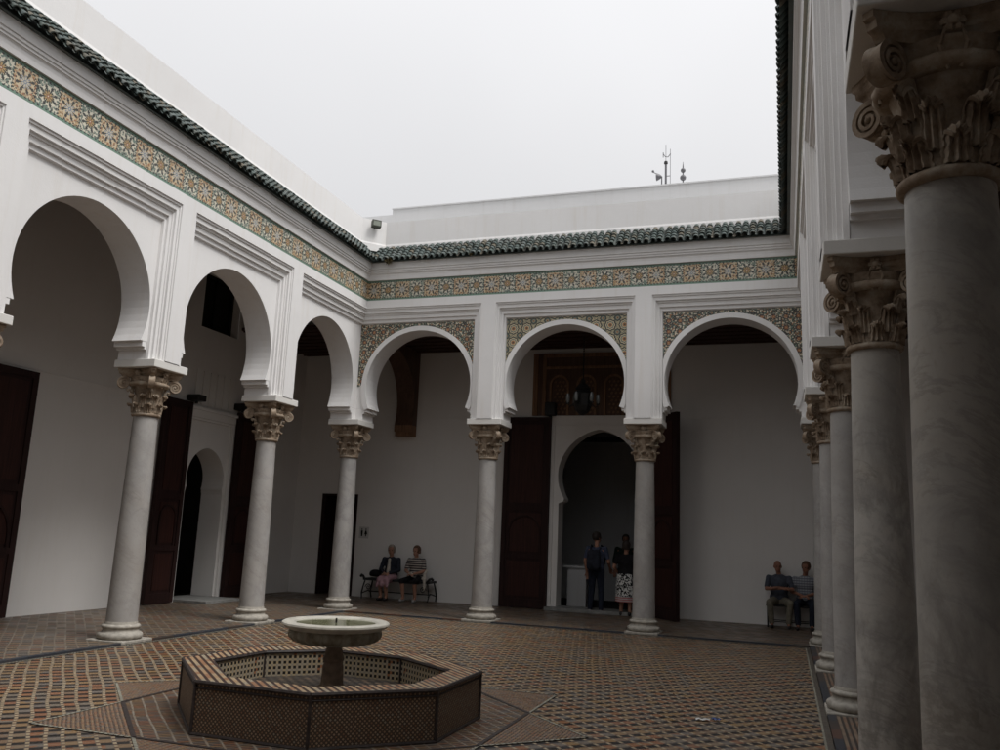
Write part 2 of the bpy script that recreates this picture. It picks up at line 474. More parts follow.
ZF, ZC = 4.11, 4.57          # foot and centre height of the horseshoe arches
def arch_pts(sc, R, n=44, point=.0):
    a0 = math.asin((ZC - ZF) / R); out = []
    for i in range(n + 1):
        a = -a0 + (PI + 2 * a0) * i / n
        x = R * math.cos(a); z = R * math.sin(a)
        if z > 0: z *= 1 + point * (1 - abs(x) / R) ** 1.0
        out.append((sc - x, ZC + z))
    return out      # runs from low-s foot over the crown to the high-s foot

# moulding profile: (half-width on pier, z, e)
def mould_profile(e_in=.17):
    h = [.157, .160, .178, .181, .222, .226, .244, .248, .292, .296, .335, .340]
    fr = [(x - .157) / .188 for x in h]
    z = [6.215 - .305 * f for f in fr]
    e = [.36, .338, .337, .316, .314, .278, .276, .254, .252, .216, .214, .19]
    pts = list(zip(h, z, e)); pts.append((.345, 5.91, e_in)); return pts
PROF = mould_profile()

def profile_sweep(mb, T, L, prof, s_of=lambda e: (e, e), uv=False, n=1):
    """extrude (e,z) profile along the wall between mitred inner corners"""
    for (e0, z0), (e1, z1) in zip(prof, prof[1:]):
        a0, a1 = s_of(e0); b0, b1 = s_of(e1)
        p = [(a0, e0, z0), (L - a1, e0, z0), (L - b1, e1, z1), (b0, e1, z1)]
        mb.face([T(*q) for q in p], [(q[0], q[2] - prof[0][1]) for q in p])

def build_arcade(key, cols, L, label, spand=None, pillars=False):
    T = frame(key)
    root = thing('arcade_wall', label, 'wall')
    wall = MB(); imp = MB()
    n = len(cols) - 1
    e_in = .17; eb = -.33; ztop = 7.02
    for i in range(n):
        c0, c1 = cols[i], cols[i + 1]; sc = (c0 + c1) / 2; B = c1 - c0; R = B / 2 - .375
        first, last = i == 0, i == n - 1
        lo = c0 + (e_in if first else .345); hi = c1 - (e_in if last else .345)
        cur = arch_pts(sc, R, point=.0 if spand else .015)
        # inset panel round the arch
        poly = [(lo, ZF)] + cur + [(hi, ZF), (hi, 5.91), (lo, 5.91)]
        wall.face([T(s, e_in, z) for s, z in poly])
        # back face
        poly = [(c0, ZF)] + cur + [(c1, ZF), (c1, ztop), (c0, ztop)]
        wall.face([T(s, eb, z) for s, z in poly])
        # soffit
        wall.grid([[T(s, e_in, z) for s, z in cur], [T(s, eb, z) for s, z in cur]])
        # stepped alfiz moulding
        mm = MB()
        for (h0, z0, e0), (h1, z1, e1) in zip(PROF, PROF[1:]):
            def path(h, z, e):
                pts = []
                if first: pts.append((c0 + e, e, z))
                else: pts += [(c0 + h, e, 3.866), (c0 + h, e, z)]
                if last: pts.append((c1 - e, e, z))
                else: pts += [(c1 - h, e, z), (c1 - h, e, 3.866)]
                return [T(*q) for q in pts]
            A, Bq = path(h0, z0, e0), path(h1, z1, e1)
            for k in range(len(A) - 1): mm.face([A[k], A[k + 1], Bq[k + 1], Bq[k]])
        mm.build('arch_moulding', M['white'], root)
        if spand:
            rg = MB(); Ro = R + .10; inner, outer = [], []
            a0 = math.asin((ZC - ZF) / R); half = hi - sc if not first else sc - lo
            for k in range(61):
                a = -a0 + (PI + 2 * a0) * k / 60; cx = abs(math.cos(a))
                lim = ((hi - sc) if math.cos(a) < 0 else (sc - lo)) - .002
                ro = max(R + .004, min(Ro, lim / max(cx, 1e-4)))
                inner.append((sc - R * math.cos(a), ZC + R * math.sin(a))); outer.append((sc - ro * math.cos(a), ZC + ro * math.sin(a)))
            rg.grid([[T(s, .173, z) for s, z in inner], [T(s, .20, z) for s, z in inner],
                     [T(s, .20, z) for s, z in outer], [T(s, .173, z) for s, z in outer]])
            rg.build('archivolt', M['white'], root)
            sp = MB(); N = 48; rows = []
            for k in range(N + 1):
                s = lo + .004 + (hi - lo - .008) * k / N; x = abs(s - sc)
                zz = ZC + math.sqrt(max(0, (Ro - .004) ** 2 - min(x, Ro - .004) ** 2))
                rows.append((s, min(zz, 5.90)))
            for (s0, z0), (s1, z1) in zip(rows, rows[1:]):
                q = [(s0, z0), (s1, z1), (s1, 5.906), (s0, 5.906)]
                sp.face([T(s, .179, z) for s, z in q], [(s - lo, z - 5.0) for s, z in q])
            sp.build('spandrel_tiling', M[spand[i]], root)
    # pier fronts, band, piers below the arch feet
    B_of = [(cols[k + 1] - cols[k]) / 2 - math.sqrt(((cols[k + 1] - cols[k]) / 2 - .375) ** 2 - (ZC - ZF) ** 2) + .001 for k in range(n)]
    for i, c in enumerate(cols):
        if i in (0, n):
            sg = 1 if i == 0 else -1
            wall.face([T(c + sg * e_in, e_in, z) for z in (ZF,)] + [T(c + sg * e_in, eb, ZF)] + [T(c, eb, ZF), T(c, e_in, ZF)])
        else:
            wall.face([T(c - .157, .36, 3.866), T(c + .157, .36, 3.866), T(c + .157, .36, 6.215), T(c - .157, .36, 6.215)])
        # underside of the arch feet
        fa = c - (B_of[i - 1] if i else 0); fb = c + (B_of[i] if i < n else 0)
        if i == 0: fa = c - .33
        if i == n: fb = c + .33
        wall.face([T(fa, e_in - .003, ZF - .0005), T(fb, e_in - .003, ZF - .0005), T(fb, eb + .003, ZF - .0005), T(fa, eb + .003, ZF - .0005)])
        # corbelled foot: ledge, block
        for hw, z0, z1, ex in ((.425, 4.035, ZF - .002, -.004), (.375, 3.998, 4.035, -.03), (.335, 3.866, 3.998, -.05)):
            a, b = c - hw, c + hw
            if i == 0: a = c - .33
            if i == n: b = c + .33
            f_e = e_in - .004 if (i not in (0, n)) else e_in
            wall.box(a, b, eb - ex * .3, f_e, z0, z1 - (.0 if z1 != ZF else 0), lambda p: T(p.x, p.y, p.z))
            if i in (0, n):   # wing under the neighbouring wing's arch
                pass
        if i in (0, n) and key in ('back', 'near'):
            pass
    # flat band between mouldings and frieze
    profile_sweep(wall, T, L, [(.36, 6.215), (.36, 6.384)])
    # top closing above cornice
    wall.face([T(0, eb, ztop), T(L, eb, ztop), T(L, .3, ztop), T(0, .3, ztop)])
    wall.build('wall_face', M['white'], root)
    fz = MB(); profile_sweep(fz, T, L, [(.352, 6.384), (.352, 6.812)]); fz.build('tile_frieze', M['frieze'], root)
    co = MB()
    cp = [(.36, 6.384), (.352, 6.384)]
    profile_sweep(co, T, L, cp)
    prof = [(.352, 6.812), (.388, 6.812), (.390, 6.83), (.393, 6.88), (.402, 6.925), (.418, 6.948), (.432, 6.950), (.433, 6.966), (.424, 6.969), (.424, 6.984), (.446, 6.987), (.447, 7.014), (.438, 7.017), (.438, 7.028), (.462, 7.032), (.464, 7.175), (.30, 7.175)]
    profile_sweep(co, T, L, prof); co.build('cornice', M['white'], root, smooth=25)
    # glazed roof tiles
    rt = MB(); e0, z0, e1, z1 = .615, 7.165, .29, 7.53
    profile_sweep(rt, T, L, [(.455, 7.173), (.515, 7.177), (.29, 7.50)])
    rnd = random.Random(hash(key) % 97 + 3) if False else random.Random({'back': 3, 'left': 5, 'right': 8, 'near': 9}[key])
    pitch = .13; ns = int(L / pitch)
    for k in range(ns + 1):
        s = (k + .5) * L / (ns + 1); j = rnd.uniform(-.012, .012)
        NC = 5
        for c in range(NC):
            t0, t1 = c / NC - .02, (c + 1) / NC + .05
            ea, eb2 = e0 + (e1 - e0) * t0, e0 + (e1 - e0) * t1
            if s < ea - .06 or s > L - ea + .06: continue
            r0 = .056 + rnd.uniform(-.004, .004); r1 = r0 * .8; jj = j + rnd.uniform(-.008, .008); dz = rnd.uniform(-.006, .008)
            za, zb = z0 + (z1 - z0) * t0 + .028 + dz, z0 + (z1 - z0) * t1 + .005
            rows = []
            for (e, z, r) in ((ea, za, r0), (eb2, zb, r1)):
                rows.append([T(s + jj + r * math.cos(a), e + .5 * r * math.sin(a), z + .75 * r * math.sin(a)) for a in [PI * q / 6 for q in range(7)]])
            rt.grid(rows)
            rows2 = [[T(s + jj + r * math.cos(a), ea + .5 * r * math.sin(a), za + .75 * r * math.sin(a)) for a in [PI * q / 6 for q in range(7)]] for r in (r0, r0 * .74)]
            rt.grid(rows2)
            if c == 0:   # pan tile lip between the barrels
                rows = [[T(s + pitch / 2 + .042 * math.cos(a), e, z + .035 - .05 * math.sin(a)) for a in [PI * q / 4 for q in range(5)]] for e, z in ((ea - .015, za - .01), (ea - .2, za + .19))]
                rt.grid(rows)
    rt.build('roof_tiles', M['roof'], root, smooth=50)
    # parapet
    pa = MB(); ch = .38 if key in ('back', 'left') else 0
    ep, zt = .27, 8.14
    sA = lambda e: (e + ch, e)
    zs = [7.45, 7.60, 7.64, zt]
    es = [ep + .012, ep + .010, ep, ep]
    profile_sweep(pa, T, L, list(zip(es, zs)) + [(ep - .3, zt + .01), (ep - .3, 7.3)], sA)
    if key == 'back':   # chamfered corner that carries the floodlight
        Tl = frame('left')
        for (ea, za), (eb2, zb) in zip(list(zip(es, zs)), list(zip(es, zs))[1:]):
            pa.face([T(ea + ch, ea, za), Tl(ea + ch, ea, za), Tl(eb2 + ch, eb2, zb), T(eb2 + ch, eb2, zb)])
        pa.face([T(ep + ch, ep, zt), Tl(ep + ch, ep, zt), Vector((-.4, .4, zt + .008))])
        pa.face([T(ep + ch, ep, zt), Vector((-.4, .4, zt + .008)), Vector((.6, .4, zt + .008))])
        pa.face([Tl(ep + ch, ep, zt), Vector((-.4, .4, zt + .008)), Vector((-.4, -.6, zt + .008))])
    pa.build('parapet', M['white'], root)
    # impost slabs over the capitals
    for i, c in enumerate(cols):
        if i in (0, n) and key not in ('back', 'near'): continue
        ib = MB(); ib.box(c - .352, c + .352, -.352, .352, 3.754, 3.864, lambda p: T(p.x, p.y, p.z))
        o = ib.build('impost_slab', M['impost'], root)
        bv = o.modifiers.new('bevel', 'BEVEL'); bv.width = .008; bv.segments = 2
    if pillars:
        for c in cols[1:-1]:
            pl = MB(); pl.box(c - .25, c + .25, -.25, .25, 0, 3.754, lambda p: T(p.x, p.y, p.z)); pl.build('pillar', M['white'], root)
    return root

colsB = [0, 3.09, 6.2, W]
build_arcade('back', colsB, W, 'far white arcade wall with zellige spandrels above its three horseshoe arches', ['spanA', 'spanB', 'spanA'])
build_arcade('left', [k * SL for k in range(6)], LL, 'white arcade wall down the left side with stepped mouldings round plain arches')
build_arcade('right', [k * SR for k in range(6)], LR, 'white arcade wall on the right seen edge-on above the row of near columns')
build_arcade('near', colsB, W, 'unseen white arcade wall added behind the viewer to block light', None, True)  # unseen arcade with plain pillars, added to block light from behind the viewer

# ------------------------------------------------------------------ columns
def spiral(c, d, r0, z0w):
    """scroll in the vertical plane through the diagonal d; returns centre-line points and radial normals"""
    pts = []
    n = 52; turns = 2.15
    for i in range(n + 1):
        t = i / n; a = PI * .62 - t * turns * 2 * PI; r = r0 * (1 - .80 * t ** .85)
        pts.append((c[0] + r * math.cos(a), c[1] + r * math.sin(a), r))
    return pts

def make_column():
    root = thing('marble_column', 'x', 'column')
    p = MB(); p.box(-.30, .30, -.30, .30, .0, .045)
    o = p.build('plinth', M['base'], root); bv = o.modifiers.new('b', 'BEVEL'); bv.width = .012; bv.segments = 2
    b = MB(); prof = [(.05, .045)]
    for k in range(9): a = -PI / 2 + PI * k / 8; prof.append((.252 + .042 * math.cos(a), .09 + .045 * math.sin(a)))
    prof += [(.243, .142), (.232, .155), (.229, .17), (.235, .185)]
    for k in range(9): a = -PI / 2 + PI * k / 8; prof.append((.228 + .024 * math.cos(a), .212 + .024 * math.sin(a)))
    prof += [(.216, .242), (.214, .255), (.206, .275), (.05, .275)]
    b.lathe(prof, 48); b.build('base', M['base'], root, smooth=40)
    s = MB(); prof = [(.206, .276)]
    for k in range(1, 13):
        t = k / 12; prof.append((.203 - .036 * t ** 1.5, .276 + (3.085 - .276) * t))
    s.lathe(prof, 48); s.build('shaft', M['marble'], root, smooth=40)
    # capital: astragal, bell, echinus, concave abacus
    cp = MB(); prof = [(.1, 3.085)]
    for k in range(9): a = -PI / 2 + PI * k / 8; prof.append((.178 + .022 * math.cos(a), 3.11 + .024 * math.sin(a)))
    bell = [(.172, 3.14), (.172, 3.25), (.176, 3.36), (.19, 3.46), (.225, 3.55), (.255, 3.60), (.26, 3.64), (.2, 3.66)]
    cp.lathe(prof + bell, 40)
    # echinus with egg carving
    eg = []
    for k in range(9):
        a = -PI / 2 + PI * k / 8; eg.append((.232 + .036 * math.cos(a), 3.545 + .034 * math.sin(a)))
    cp.lathe(eg, 72, mod=lambda a, r, z: 1 + .035 * abs(math.cos(a * 12)))
    rows = []
    for z, k in ((3.640, .86), (3.672, .90), (3.680, .955), (3.715, .965), (3.722, 1.0), (3.752, 1.0)):
        row = []
        for q in range(4):
            a = q * PI / 2 - PI / 4
            d0 = Vector((math.cos(a), math.sin(a), 0)); d1 = Vector((math.cos(a + PI / 2), math.sin(a + PI / 2), 0))
            A = d0 * .462 * k; Bv = d1 * .462 * k; nrm = (d0 + d1).normalized()
            tdir = (Bv - A).normalized(); A = A + tdir * .035; Bv = Bv - tdir * .035
            for j in range(9):
                t = j / 8; P = A.lerp(Bv, t) - nrm * .085 * (1 - (2 * t - 1) ** 2)
                row.append((P.x, P.y, z))
        rows.append(row)
    cp.grid(rows, close_u=True); cp.face(rows[0]); cp.face(rows[-1])
    # fleurons on the faces of the abacus
    for q in range(4):
        a = q * PI / 2; c = Vector((math.cos(a), math.sin(a), 0)) * .262
        for k in range(6):
            b2 = k * PI / 3; cc = c + Vector((-math.sin(a), math.cos(a), 0)) * .03 * math.cos(b2) + Vector((0, 0, 3.69 + .03 * math.sin(b2)))
            sph(cp, cc, .019, 6, 4)
        sph(cp, c * 1.05 + Vector((0, 0, 3.69)), .024, 8, 6)
        for sgn in (-1, 1):   # little stalks that rise beside the flower
            tdir = Vector((-math.sin(a), math.cos(a), 0)) * sgn
            cp.tube([c * .93 + tdir * .02 + Vector((0, 0, 3.50)), c * .96 + tdir * .05 + Vector((0, 0, 3.60)), c + tdir * .03 + Vector((0, 0, 3.67))], [.008, .012, .006], 6)
    cap = cp.build('capital', M['cap'], root, smooth=45)
    lf = MB()
    def leaf(phi, z0, z1, w, curl, rbase, flute=.010):
        nu, nv = 25, 16; front, back = [], []
        for i in range(nv):
            v = i / (nv - 1)
            if v < .72:
                t = v / .72; z = z0 + (z1 - z0) * t; r = rbase + .014 + .028 * t ** 2.2
            else:
                t = (v - .72) / .28; a = t * PI * 1.05
                r = rbase + .042 + curl * (1 - math.cos(a)); z = z1 + curl * math.sin(a) * 1.05
            ww = w * (1 - .22 * v) * (1 + .07 * math.sin(v * PI * 7))
            if v > .8: ww *= 1 - ((v - .8) / .2) ** 2 * .55
            rf, rb_ = [], []
            for j in range(nu):
                u = -1 + 2 * j / (nu - 1)
                fl = flute * 1.15 * math.cos(u * PI * 4) * (1 - .35 * abs(u)) + .012 * (1 - u * u) - .010 * abs(u) ** 4
                zz = z - .018 * abs(u) ** 1.5 * (v ** .7) + .003 * math.cos(u * PI * 8) * (v > .5)
                ang = phi + u * ww / max(r, .1); R1 = r + fl
                rf.append((R1 * math.cos(ang), R1 * math.sin(ang), zz))
                R2 = R1 - .016 if v < .72 else R1 - .012
                rb_.append((R2 * math.cos(ang), R2 * math.sin(ang), zz - (.012 if v > .8 else 0)))
            front.append(rf); back.append(rb_[::-1])
        ring = [f + b_ for f, b_ in zip(front, back)]
        lf.grid(ring, close_u=True); lf.face(ring[-1])
    for k in range(8): leaf(k * PI / 4, 3.136, 3.25, .062, .019, .170)
    for k in range(8): leaf(k * PI / 4 + PI / 8, 3.20, 3.375, .060, .022, .172)
    for k in range(4): leaf(k * PI / 2 + PI / 4, 3.34, 3.455, .050, .024, .195, .010)
    lf.build('acanthus_leaves', M['cap'], cap, smooth=60)
    vo = MB()
    q = spiral((.345, 3.545), None, .088, 0)
    path = [(.20, 3.43, 1), (.225, 3.50, 1), (.255, 3.565, 1), (.285, 3.615, 1)] + q
    hw = .042
    rows = []
    for i, (x, z, r) in enumerate(path):
        x0, z0 = path[max(i - 1, 0)][:2]; x1, z1 = path[min(i + 1, len(path) - 1)][:2]
        tx, tz = x1 - x0, z1 - z0; l = math.hypot(tx, tz) or 1; nx, nz = -tz / l, tx / l
        th = .013 if i < 6 else .013 * (1 - .5 * i / len(path)); w = hw * (.6 + .4 * min(1, i / 8))
        rows.append([(x + nx * th, -w, z + nz * th), (x + nx * th * .5, -w * .4, z + nz * th * .5), (x + nx * th * .5, w * .4, z + nz * th * .5), (x + nx * th, w, z + nz * th), (x - nx * th, w, z - nz * th), (x - nx * th, -w, z - nz * th)])
    vo.grid(rows, close_u=True); vo.face(rows[0]); vo.face(rows[-1])
    # web behind the scroll and its eye
    disc = [(.345 + .078 * math.cos(a), .345 * 0, 3.545 + .078 * math.sin(a)) for a in [2 * PI * k / 24 for k in range(24)]]
    for y in (-.024, .024): vo.face([(x, y, z) for x, _, z in disc])
    vo.grid([[(x, -.024, z) for x, _, z in disc], [(x, .024, z) for x, _, z in disc]], close_u=True)
    for y in (-.036, .036): sph(vo, Vector((.345, y, 3.545)), .016, 8, 6)
    # stalk side leaf
    vme = vo.build('volute', M['cap'], cap, smooth=45)
    vme.rotation_euler = (0, 0, PI / 4)
    for k in range(1, 4):
        c = vme.copy(); COL.objects.link(c); c.parent = cap; c.rotation_euler = (0, 0, PI / 4 + k * PI / 2)
    return root

def sph(mb, c, r, n=8, m=6, sc=(1, 1, 1)):
    rows = []
    for i in range(1, m):
        a = PI * i / m
        rows.append([(c[0] + r * sc[0] * math.sin(a) * math.cos(2 * PI * k / n), c[1] + r * sc[1] * math.sin(a) * math.sin(2 * PI * k / n), c[2] + r * sc[2] * math.cos(a)) for k in range(n)])
    b = len(mb.v); mb.grid(rows, close_u=True)
    mb.face(rows[0]); mb.face(rows[-1])

col0 = make_column()
near_shaft = [ch for ch in col0.children if ch.name.startswith('shaft')][0].data.copy(); near_shaft.materials[0] = M['marble_n']
spots = [
 ((0, -3 * SL), 'left arcade column mostly outside the frame, only its capital showing at the edge', 0),
 ((0, -2 * SL), 'left arcade column nearest in full view, left of the octagonal fountain', 0),
 ((0, -SL), 'left arcade column standing before the open door beside the arched portal', 0),
 ((0, 0), 'column at the far left corner in front of the dark doorway', 0),
 ((colsB[1], 0), 'far arcade column between the two seated women and the left door leaf', 0),
 ((colsB[2], 0), 'far arcade column right of the standing visitors, before the angled door leaf', 0),
 ((W, 0), 'column at the far right corner beside the seated men', 0),
 ((W, -SR), 'second farthest column of the right arcade, base just showing', 0),
 ((W, -2 * SR), 'middle column of the right arcade with its whole left base edge visible', 0),
 ((W, -3 * SR), 'second nearest column of the right arcade, grey shaft just behind the huge one', 0),
 ((W, -4 * SR), 'huge nearest column of the right arcade with veined shaft and deeply carved capital', 0)]
for i, ((x, y), lab, rz) in enumerate(spots):
    c = col0 if i == 0 else copy_tree(col0)
    if i >= 9:
        for ch in c.children:
            if ch.name.startswith('shaft'): ch.data = near_shaft
    c.location = (x, y, 0); c['label'] = lab; c['group'] = 'marble columns round the courtyard'

# ------------------------------------------------------------------ floors
def sheet(name, pts, z, mat, uvf=lambda p: (p[0], p[1])):
    mb = MB(); mb.face([(x, y, z) for x, y in pts], [uvf(q) for q in pts]); return struct(mb.build(name, mat))
def rect(x0, x1, y0, y1): return [(x0, y0), (x1, y0), (x1, y1), (x0, y1)]
sheet('ground', rect(-400, 400, -400, 400), -.03, M['ground'])
EB = .30
sheet('courtyard_floor', rect(EB, W - EB, -15.27 + EB, -EB), 0, M['floor'])
GZ = .022
g = MB()
for x0, x1, y0, y1 in ((XL - .9, W - EB + .06, -EB + .06, YB + 1.2), (XL - .9, EB - .06, -15.4, -EB + .06), (XL - .9, XR, YS, -15.27 + EB - .06)):
    q = rect(x0, x1, y0, y1); g.face([(x, y, GZ) for x, y in q], q)
struct(g.build('gallery_floor', M['gfloor']))
sheet('side_gallery_floor', rect(W - EB + .06, XR, -15.27 + EB - .06, YB + .2), GZ, M['gfloor_r'])
# border courses between court and galleries (a slight step)
def strip(name, pts, z, mat):
    """pts: inner and outer polylines"""
    mb = MB(); a, b = pts; d = 0
    for k in range(len(a) - 1):
        l = (Vector((*a[k], 0)) - Vector((*a[k + 1], 0))).length; w = (Vector((*a[k], 0)) - Vector((*b[k], 0))).length
        mb.face([(*a[k], z), (*a[k + 1], z), (*b[k + 1], z), (*b[k], z)], [(d, 0), (d + l, 0), (d + l, w), (d, w)]); d += l
    return struct(mb.build(name, mat))
def ringpts(e): return [(e, -15.27 + e), (e, -e), (W - e, -e), (W - e, -15.27 + e)]
strip('floor_border', (ringpts(EB - .005), ringpts(EB - .085)), GZ + .006, M['dkstrip'])
mb = MB(); q = ringpts(EB - .004); d = 0
for k in range(3):
    l = (Vector((*q[k], 0)) - Vector((*q[k + 1], 0))).length
    mb.face([(*q[k], -.005), (*q[k + 1], -.005), (*q[k + 1], GZ + .006), (*q[k], GZ + .006)], [(d, 0), (d + l, 0), (d + l, .03), (d, .03)]); d += l
struct(mb.build('border_riser', M['dkstrip']))
strip('toothed_border', (ringpts(EB + .055), ringpts(EB + .003)), .005, M['dotstrip'])
strip('pale_border', (ringpts(EB + .075), ringpts(EB + .055)), .006, M['ltstrip'])
# eight-pointed star of paving round the fountain
CX, CY, HS = 4.60, -8.50, 1.74
t8 = HS * math.tan(PI / 8)
octv = [(CX + HS / math.cos(PI / 8) * math.cos(PI / 8 + k * PI / 4), CY + HS / math.cos(PI / 8) * math.sin(PI / 8 + k * PI / 4)) for k in range(8)]
sheet('star_paving', octv, .004, M['star'], lambda p: ((p[0] + p[1]) * .7071, (p[0] - p[1]) * .7071))
tri = MB(); tl = MB(); ds = MB(); ls = MB()
def band2(mb, A, B, w, z, side):
    A, B = Vector(A), Vector(B); d = (B - A).normalized(); n = Vector((-d.y, d.x)) * side; l = (B - A).length
    mb.face([(A.x, A.y, z), (B.x, B.y, z), (B.x + n.x * w, B.y + n.y * w, z), (A.x + n.x * w, A.y + n.y * w, z)], [(0, 0), (l, 0), (l, w), (0, w)])
for k in range(8):
    a, b = Vector(octv[k]), Vector(octv[(k + 1) % 8]); m_ = (a + b) / 2; out = (m_ - Vector((CX, CY))).normalized()
    tip = m_ + out * ((b - a).length / 2)
    tri.face([(a.x, a.y, .004), (b.x, b.y, .004), (tip.x, tip.y, .004)], [(0, 0), ((b - a).length, 0), ((b - a).length / 2, (b - a).length / 2)])
    band2(tl, a, tip, .025, .009, 1); band2(tl, tip, b, .025, .009, 1)
    band2(ds, a, b, .036, .010, 1); 
    a2 = a - out * .03; b2 = b - out * .03
    band2(ls, a - out * .002, b - out * .002, .035, .0085, -1 if (b - a).cross(out) < 0 else 1) if False else band2(ls, a2, b2, .028, .0085, -1 if Vector((-(b - a).y, (b - a).x)).dot(out) < 0 else 1)
struct(tri.build('star_points', M['tri'])); struct(tl.build('star_outline', M['ltstrip']))
struct(ds.build('star_dark_course', M['fedge'])); struct(ls.build('star_pale_course', M['ltstrip']))

# ------------------------------------------------------------------ fountain
FV = [(4.19, -9.94), (5.24, -9.96), (5.985, -9.27), (5.985, -8.24), (5.08, -7.55), (4.08, -7.52), (3.46, -8.12), (3.38, -9.07)]
FC = Vector((4.68, -8.72)); FH = .415
fr = thing('octagonal_fountain', 'octagonal tiled basin with black edge tiles in the middle of the courtyard', 'fountain', (FC.x, FC.y, 0))
def rel(p, k, z, dx=0): v = Vector(p) - FC; l = v.length; v = v * ((l - k) / l); return (v.x, v.y, z)
ow, ri, iw, ed = MB(), MB(), MB(), MB()
RW = .27
for k in range(8):
    A, B = FV[k], FV[(k + 1) % 8]; l = (Vector(A) - Vector(B)).length
    ow.face([rel(A, 0, 0), rel(B, 0, 0), rel(B, 0, FH), rel(A, 0, FH)], [(0, 0), (l, 0), (l, FH), (0, FH)])
    li = l * .8; o_ = (l - li) / 2
    ri.face([rel(A, 0, FH), rel(B, 0, FH), rel(B, RW, FH), rel(A, RW, FH)], [((Vector(q_)[0] + Vector(q_)[1]) * .7071 + 9, (Vector(q_)[0] - Vector(q_)[1]) * .7071 + 9) for q_ in (rel(A, 0, 0), rel(B, 0, 0), rel(B, RW, 0), rel(A, RW, 0))])
    iw.face([rel(A, RW, .16), rel(B, RW, .16), rel(B, RW, FH - .03), rel(A, RW, FH - .03)], [(0, 0), (li, 0), (li, FH - .19), (0, FH - .19)])
    # black edge tiles: rounded nosings and corner strips
    for off, z in ((-.006, FH - .012), (RW + .004, FH - .018)):
        p, q = Vector(rel(A, off, z)), Vector(rel(B, off, z)); ed.tube([p, q], .017, 6)
    ed.tube([rel(A, -.003, 0), rel(A, -.003, FH - .01)], .014, 6); ed.tube([rel(A, RW + .004, .16), rel(A, RW + .004, FH - .01)], .011, 6)
    p, q = Vector(rel(A, -.004, .012)), Vector(rel(B, -.004, .012)); ed.tube([p, q], .014, 6)
    pp, qq = Vector(rel(A, -.002, FH - .055)), Vector(rel(B, -.002, FH - .055)); ed.tube([pp, qq], .008, 4)
ow.build('outer_wall', M['fmos'], fr); ri.build('rim', M['frim'], fr); iw.build('inner_wall', M['fchk'], fr); ed.build('edge_tiles', M['fedge'], fr)
ff = MB(); ff.face([rel(p, RW, .165) for p in FV], [tuple(Vector(rel(p, RW, 0))[:2]) for p in FV]); ff.build('basin_floor', M['fflo'], fr)
bs = thing('fountain_bowl', 'white marble bowl of green water on a brown stem rising from the octagonal basin', 'bowl', (4.70, -8.66, .165))
pd = MB(); pr = [(.15, 0), (.15, .05), (.11, .075), (.10, .10), (.095, .24), (.082, .27), (.10, .30), (.085, .33), (.072, .40), (.11, .435)]
pd.lathe(pr, 28); pd.build('pedestal', M['stone_d'], bs, smooth=40)
bw = MB(); fl = lambda a, r, z: 1 + (.05 * abs(math.sin(a * 14)) if .15 < r < .45 and z < .556 else 0)
bw.lathe([(.10, .425), (.20, .428), (.30, .44), (.37, .465), (.405, .50), (.408, .535), (.40, .555), (.405, .565)], 192, mod=fl)
bw.build('bowl_underside', M['bowl'], bs, smooth=50)
rm = MB(); rp = [(.39, .560), (.43, .568), (.46, .585), (.482, .60), (.492, .612), (.488, .627), (.472, .636), (.40, .636), (.375, .628), (.355, .60), (.33, .57)]
rm.lathe(rp, 72); rm.build('bowl_rim', M['stone'], bs, smooth=40)
wt = MB(); wt.face([(.36 * math.cos(2 * PI * k / 48), .36 * math.sin(2 * PI * k / 48), .622) for k in range(48)]); wt.build('water', M['water'], bs)
jt = MB(); jt.tube([(0, 0, .55), (0, 0, .66)], [.012, .009], 8); jt.build('spout', M['iron'], bs)

# ------------------------------------------------------------------ gallery walls
def wall_arch(mb, T, s0, s1, z1, sc, hl, zf, hf, R, depth, z0=0.0, n=28, jamb=True, point=.06):
    """wall face at e=0 with a horseshoe doorway down to the floor, soffit going to e=-depth"""
    zc = zf + math.sqrt(max(R * R - hf * hf, 0)); a0 = math.asin((zc - zf) / R)
    arc = []
    for i in range(n + 1):
        a = -a0 + (PI + 2 * a0) * i / n; x = R * math.cos(a); z = R * math.sin(a)
        if z > 0: z *= 1 + point * (1 - abs(x) / R)
        arc.append((sc - x, zc + z))
    path = [(sc - hl, z0), (sc - hl, zf - .10), (sc - hf - .02, zf - .05), (sc - hf - .02, zf)] + arc + [(sc + hf + .02, zf), (sc + hf + .02, zf - .05), (sc + hl, zf - .10), (sc + hl, z0)]
    poly = [(s0, z0)] + path + [(s1, z0), (s1, z1), (s0, z1)]
    mb.face([T(s, 0, z) for s, z in poly])
    mb.grid([[T(s, 0, z) for s, z in path], [T(s, -depth, z) for s, z in path]])
    return path
def fr_of(o, s, e):
    o, s, e = Vector(o), Vector(s), Vector(e)
    return lambda a, b, z: o + s * a + e * b + Vector((0, 0, z))
TB = fr_of((0, YB, 0), (1, 0, 0), (0, -1, 0))
TL = fr_of((XL, 0, 0), (0, 1, 0), (1, 0, 0))
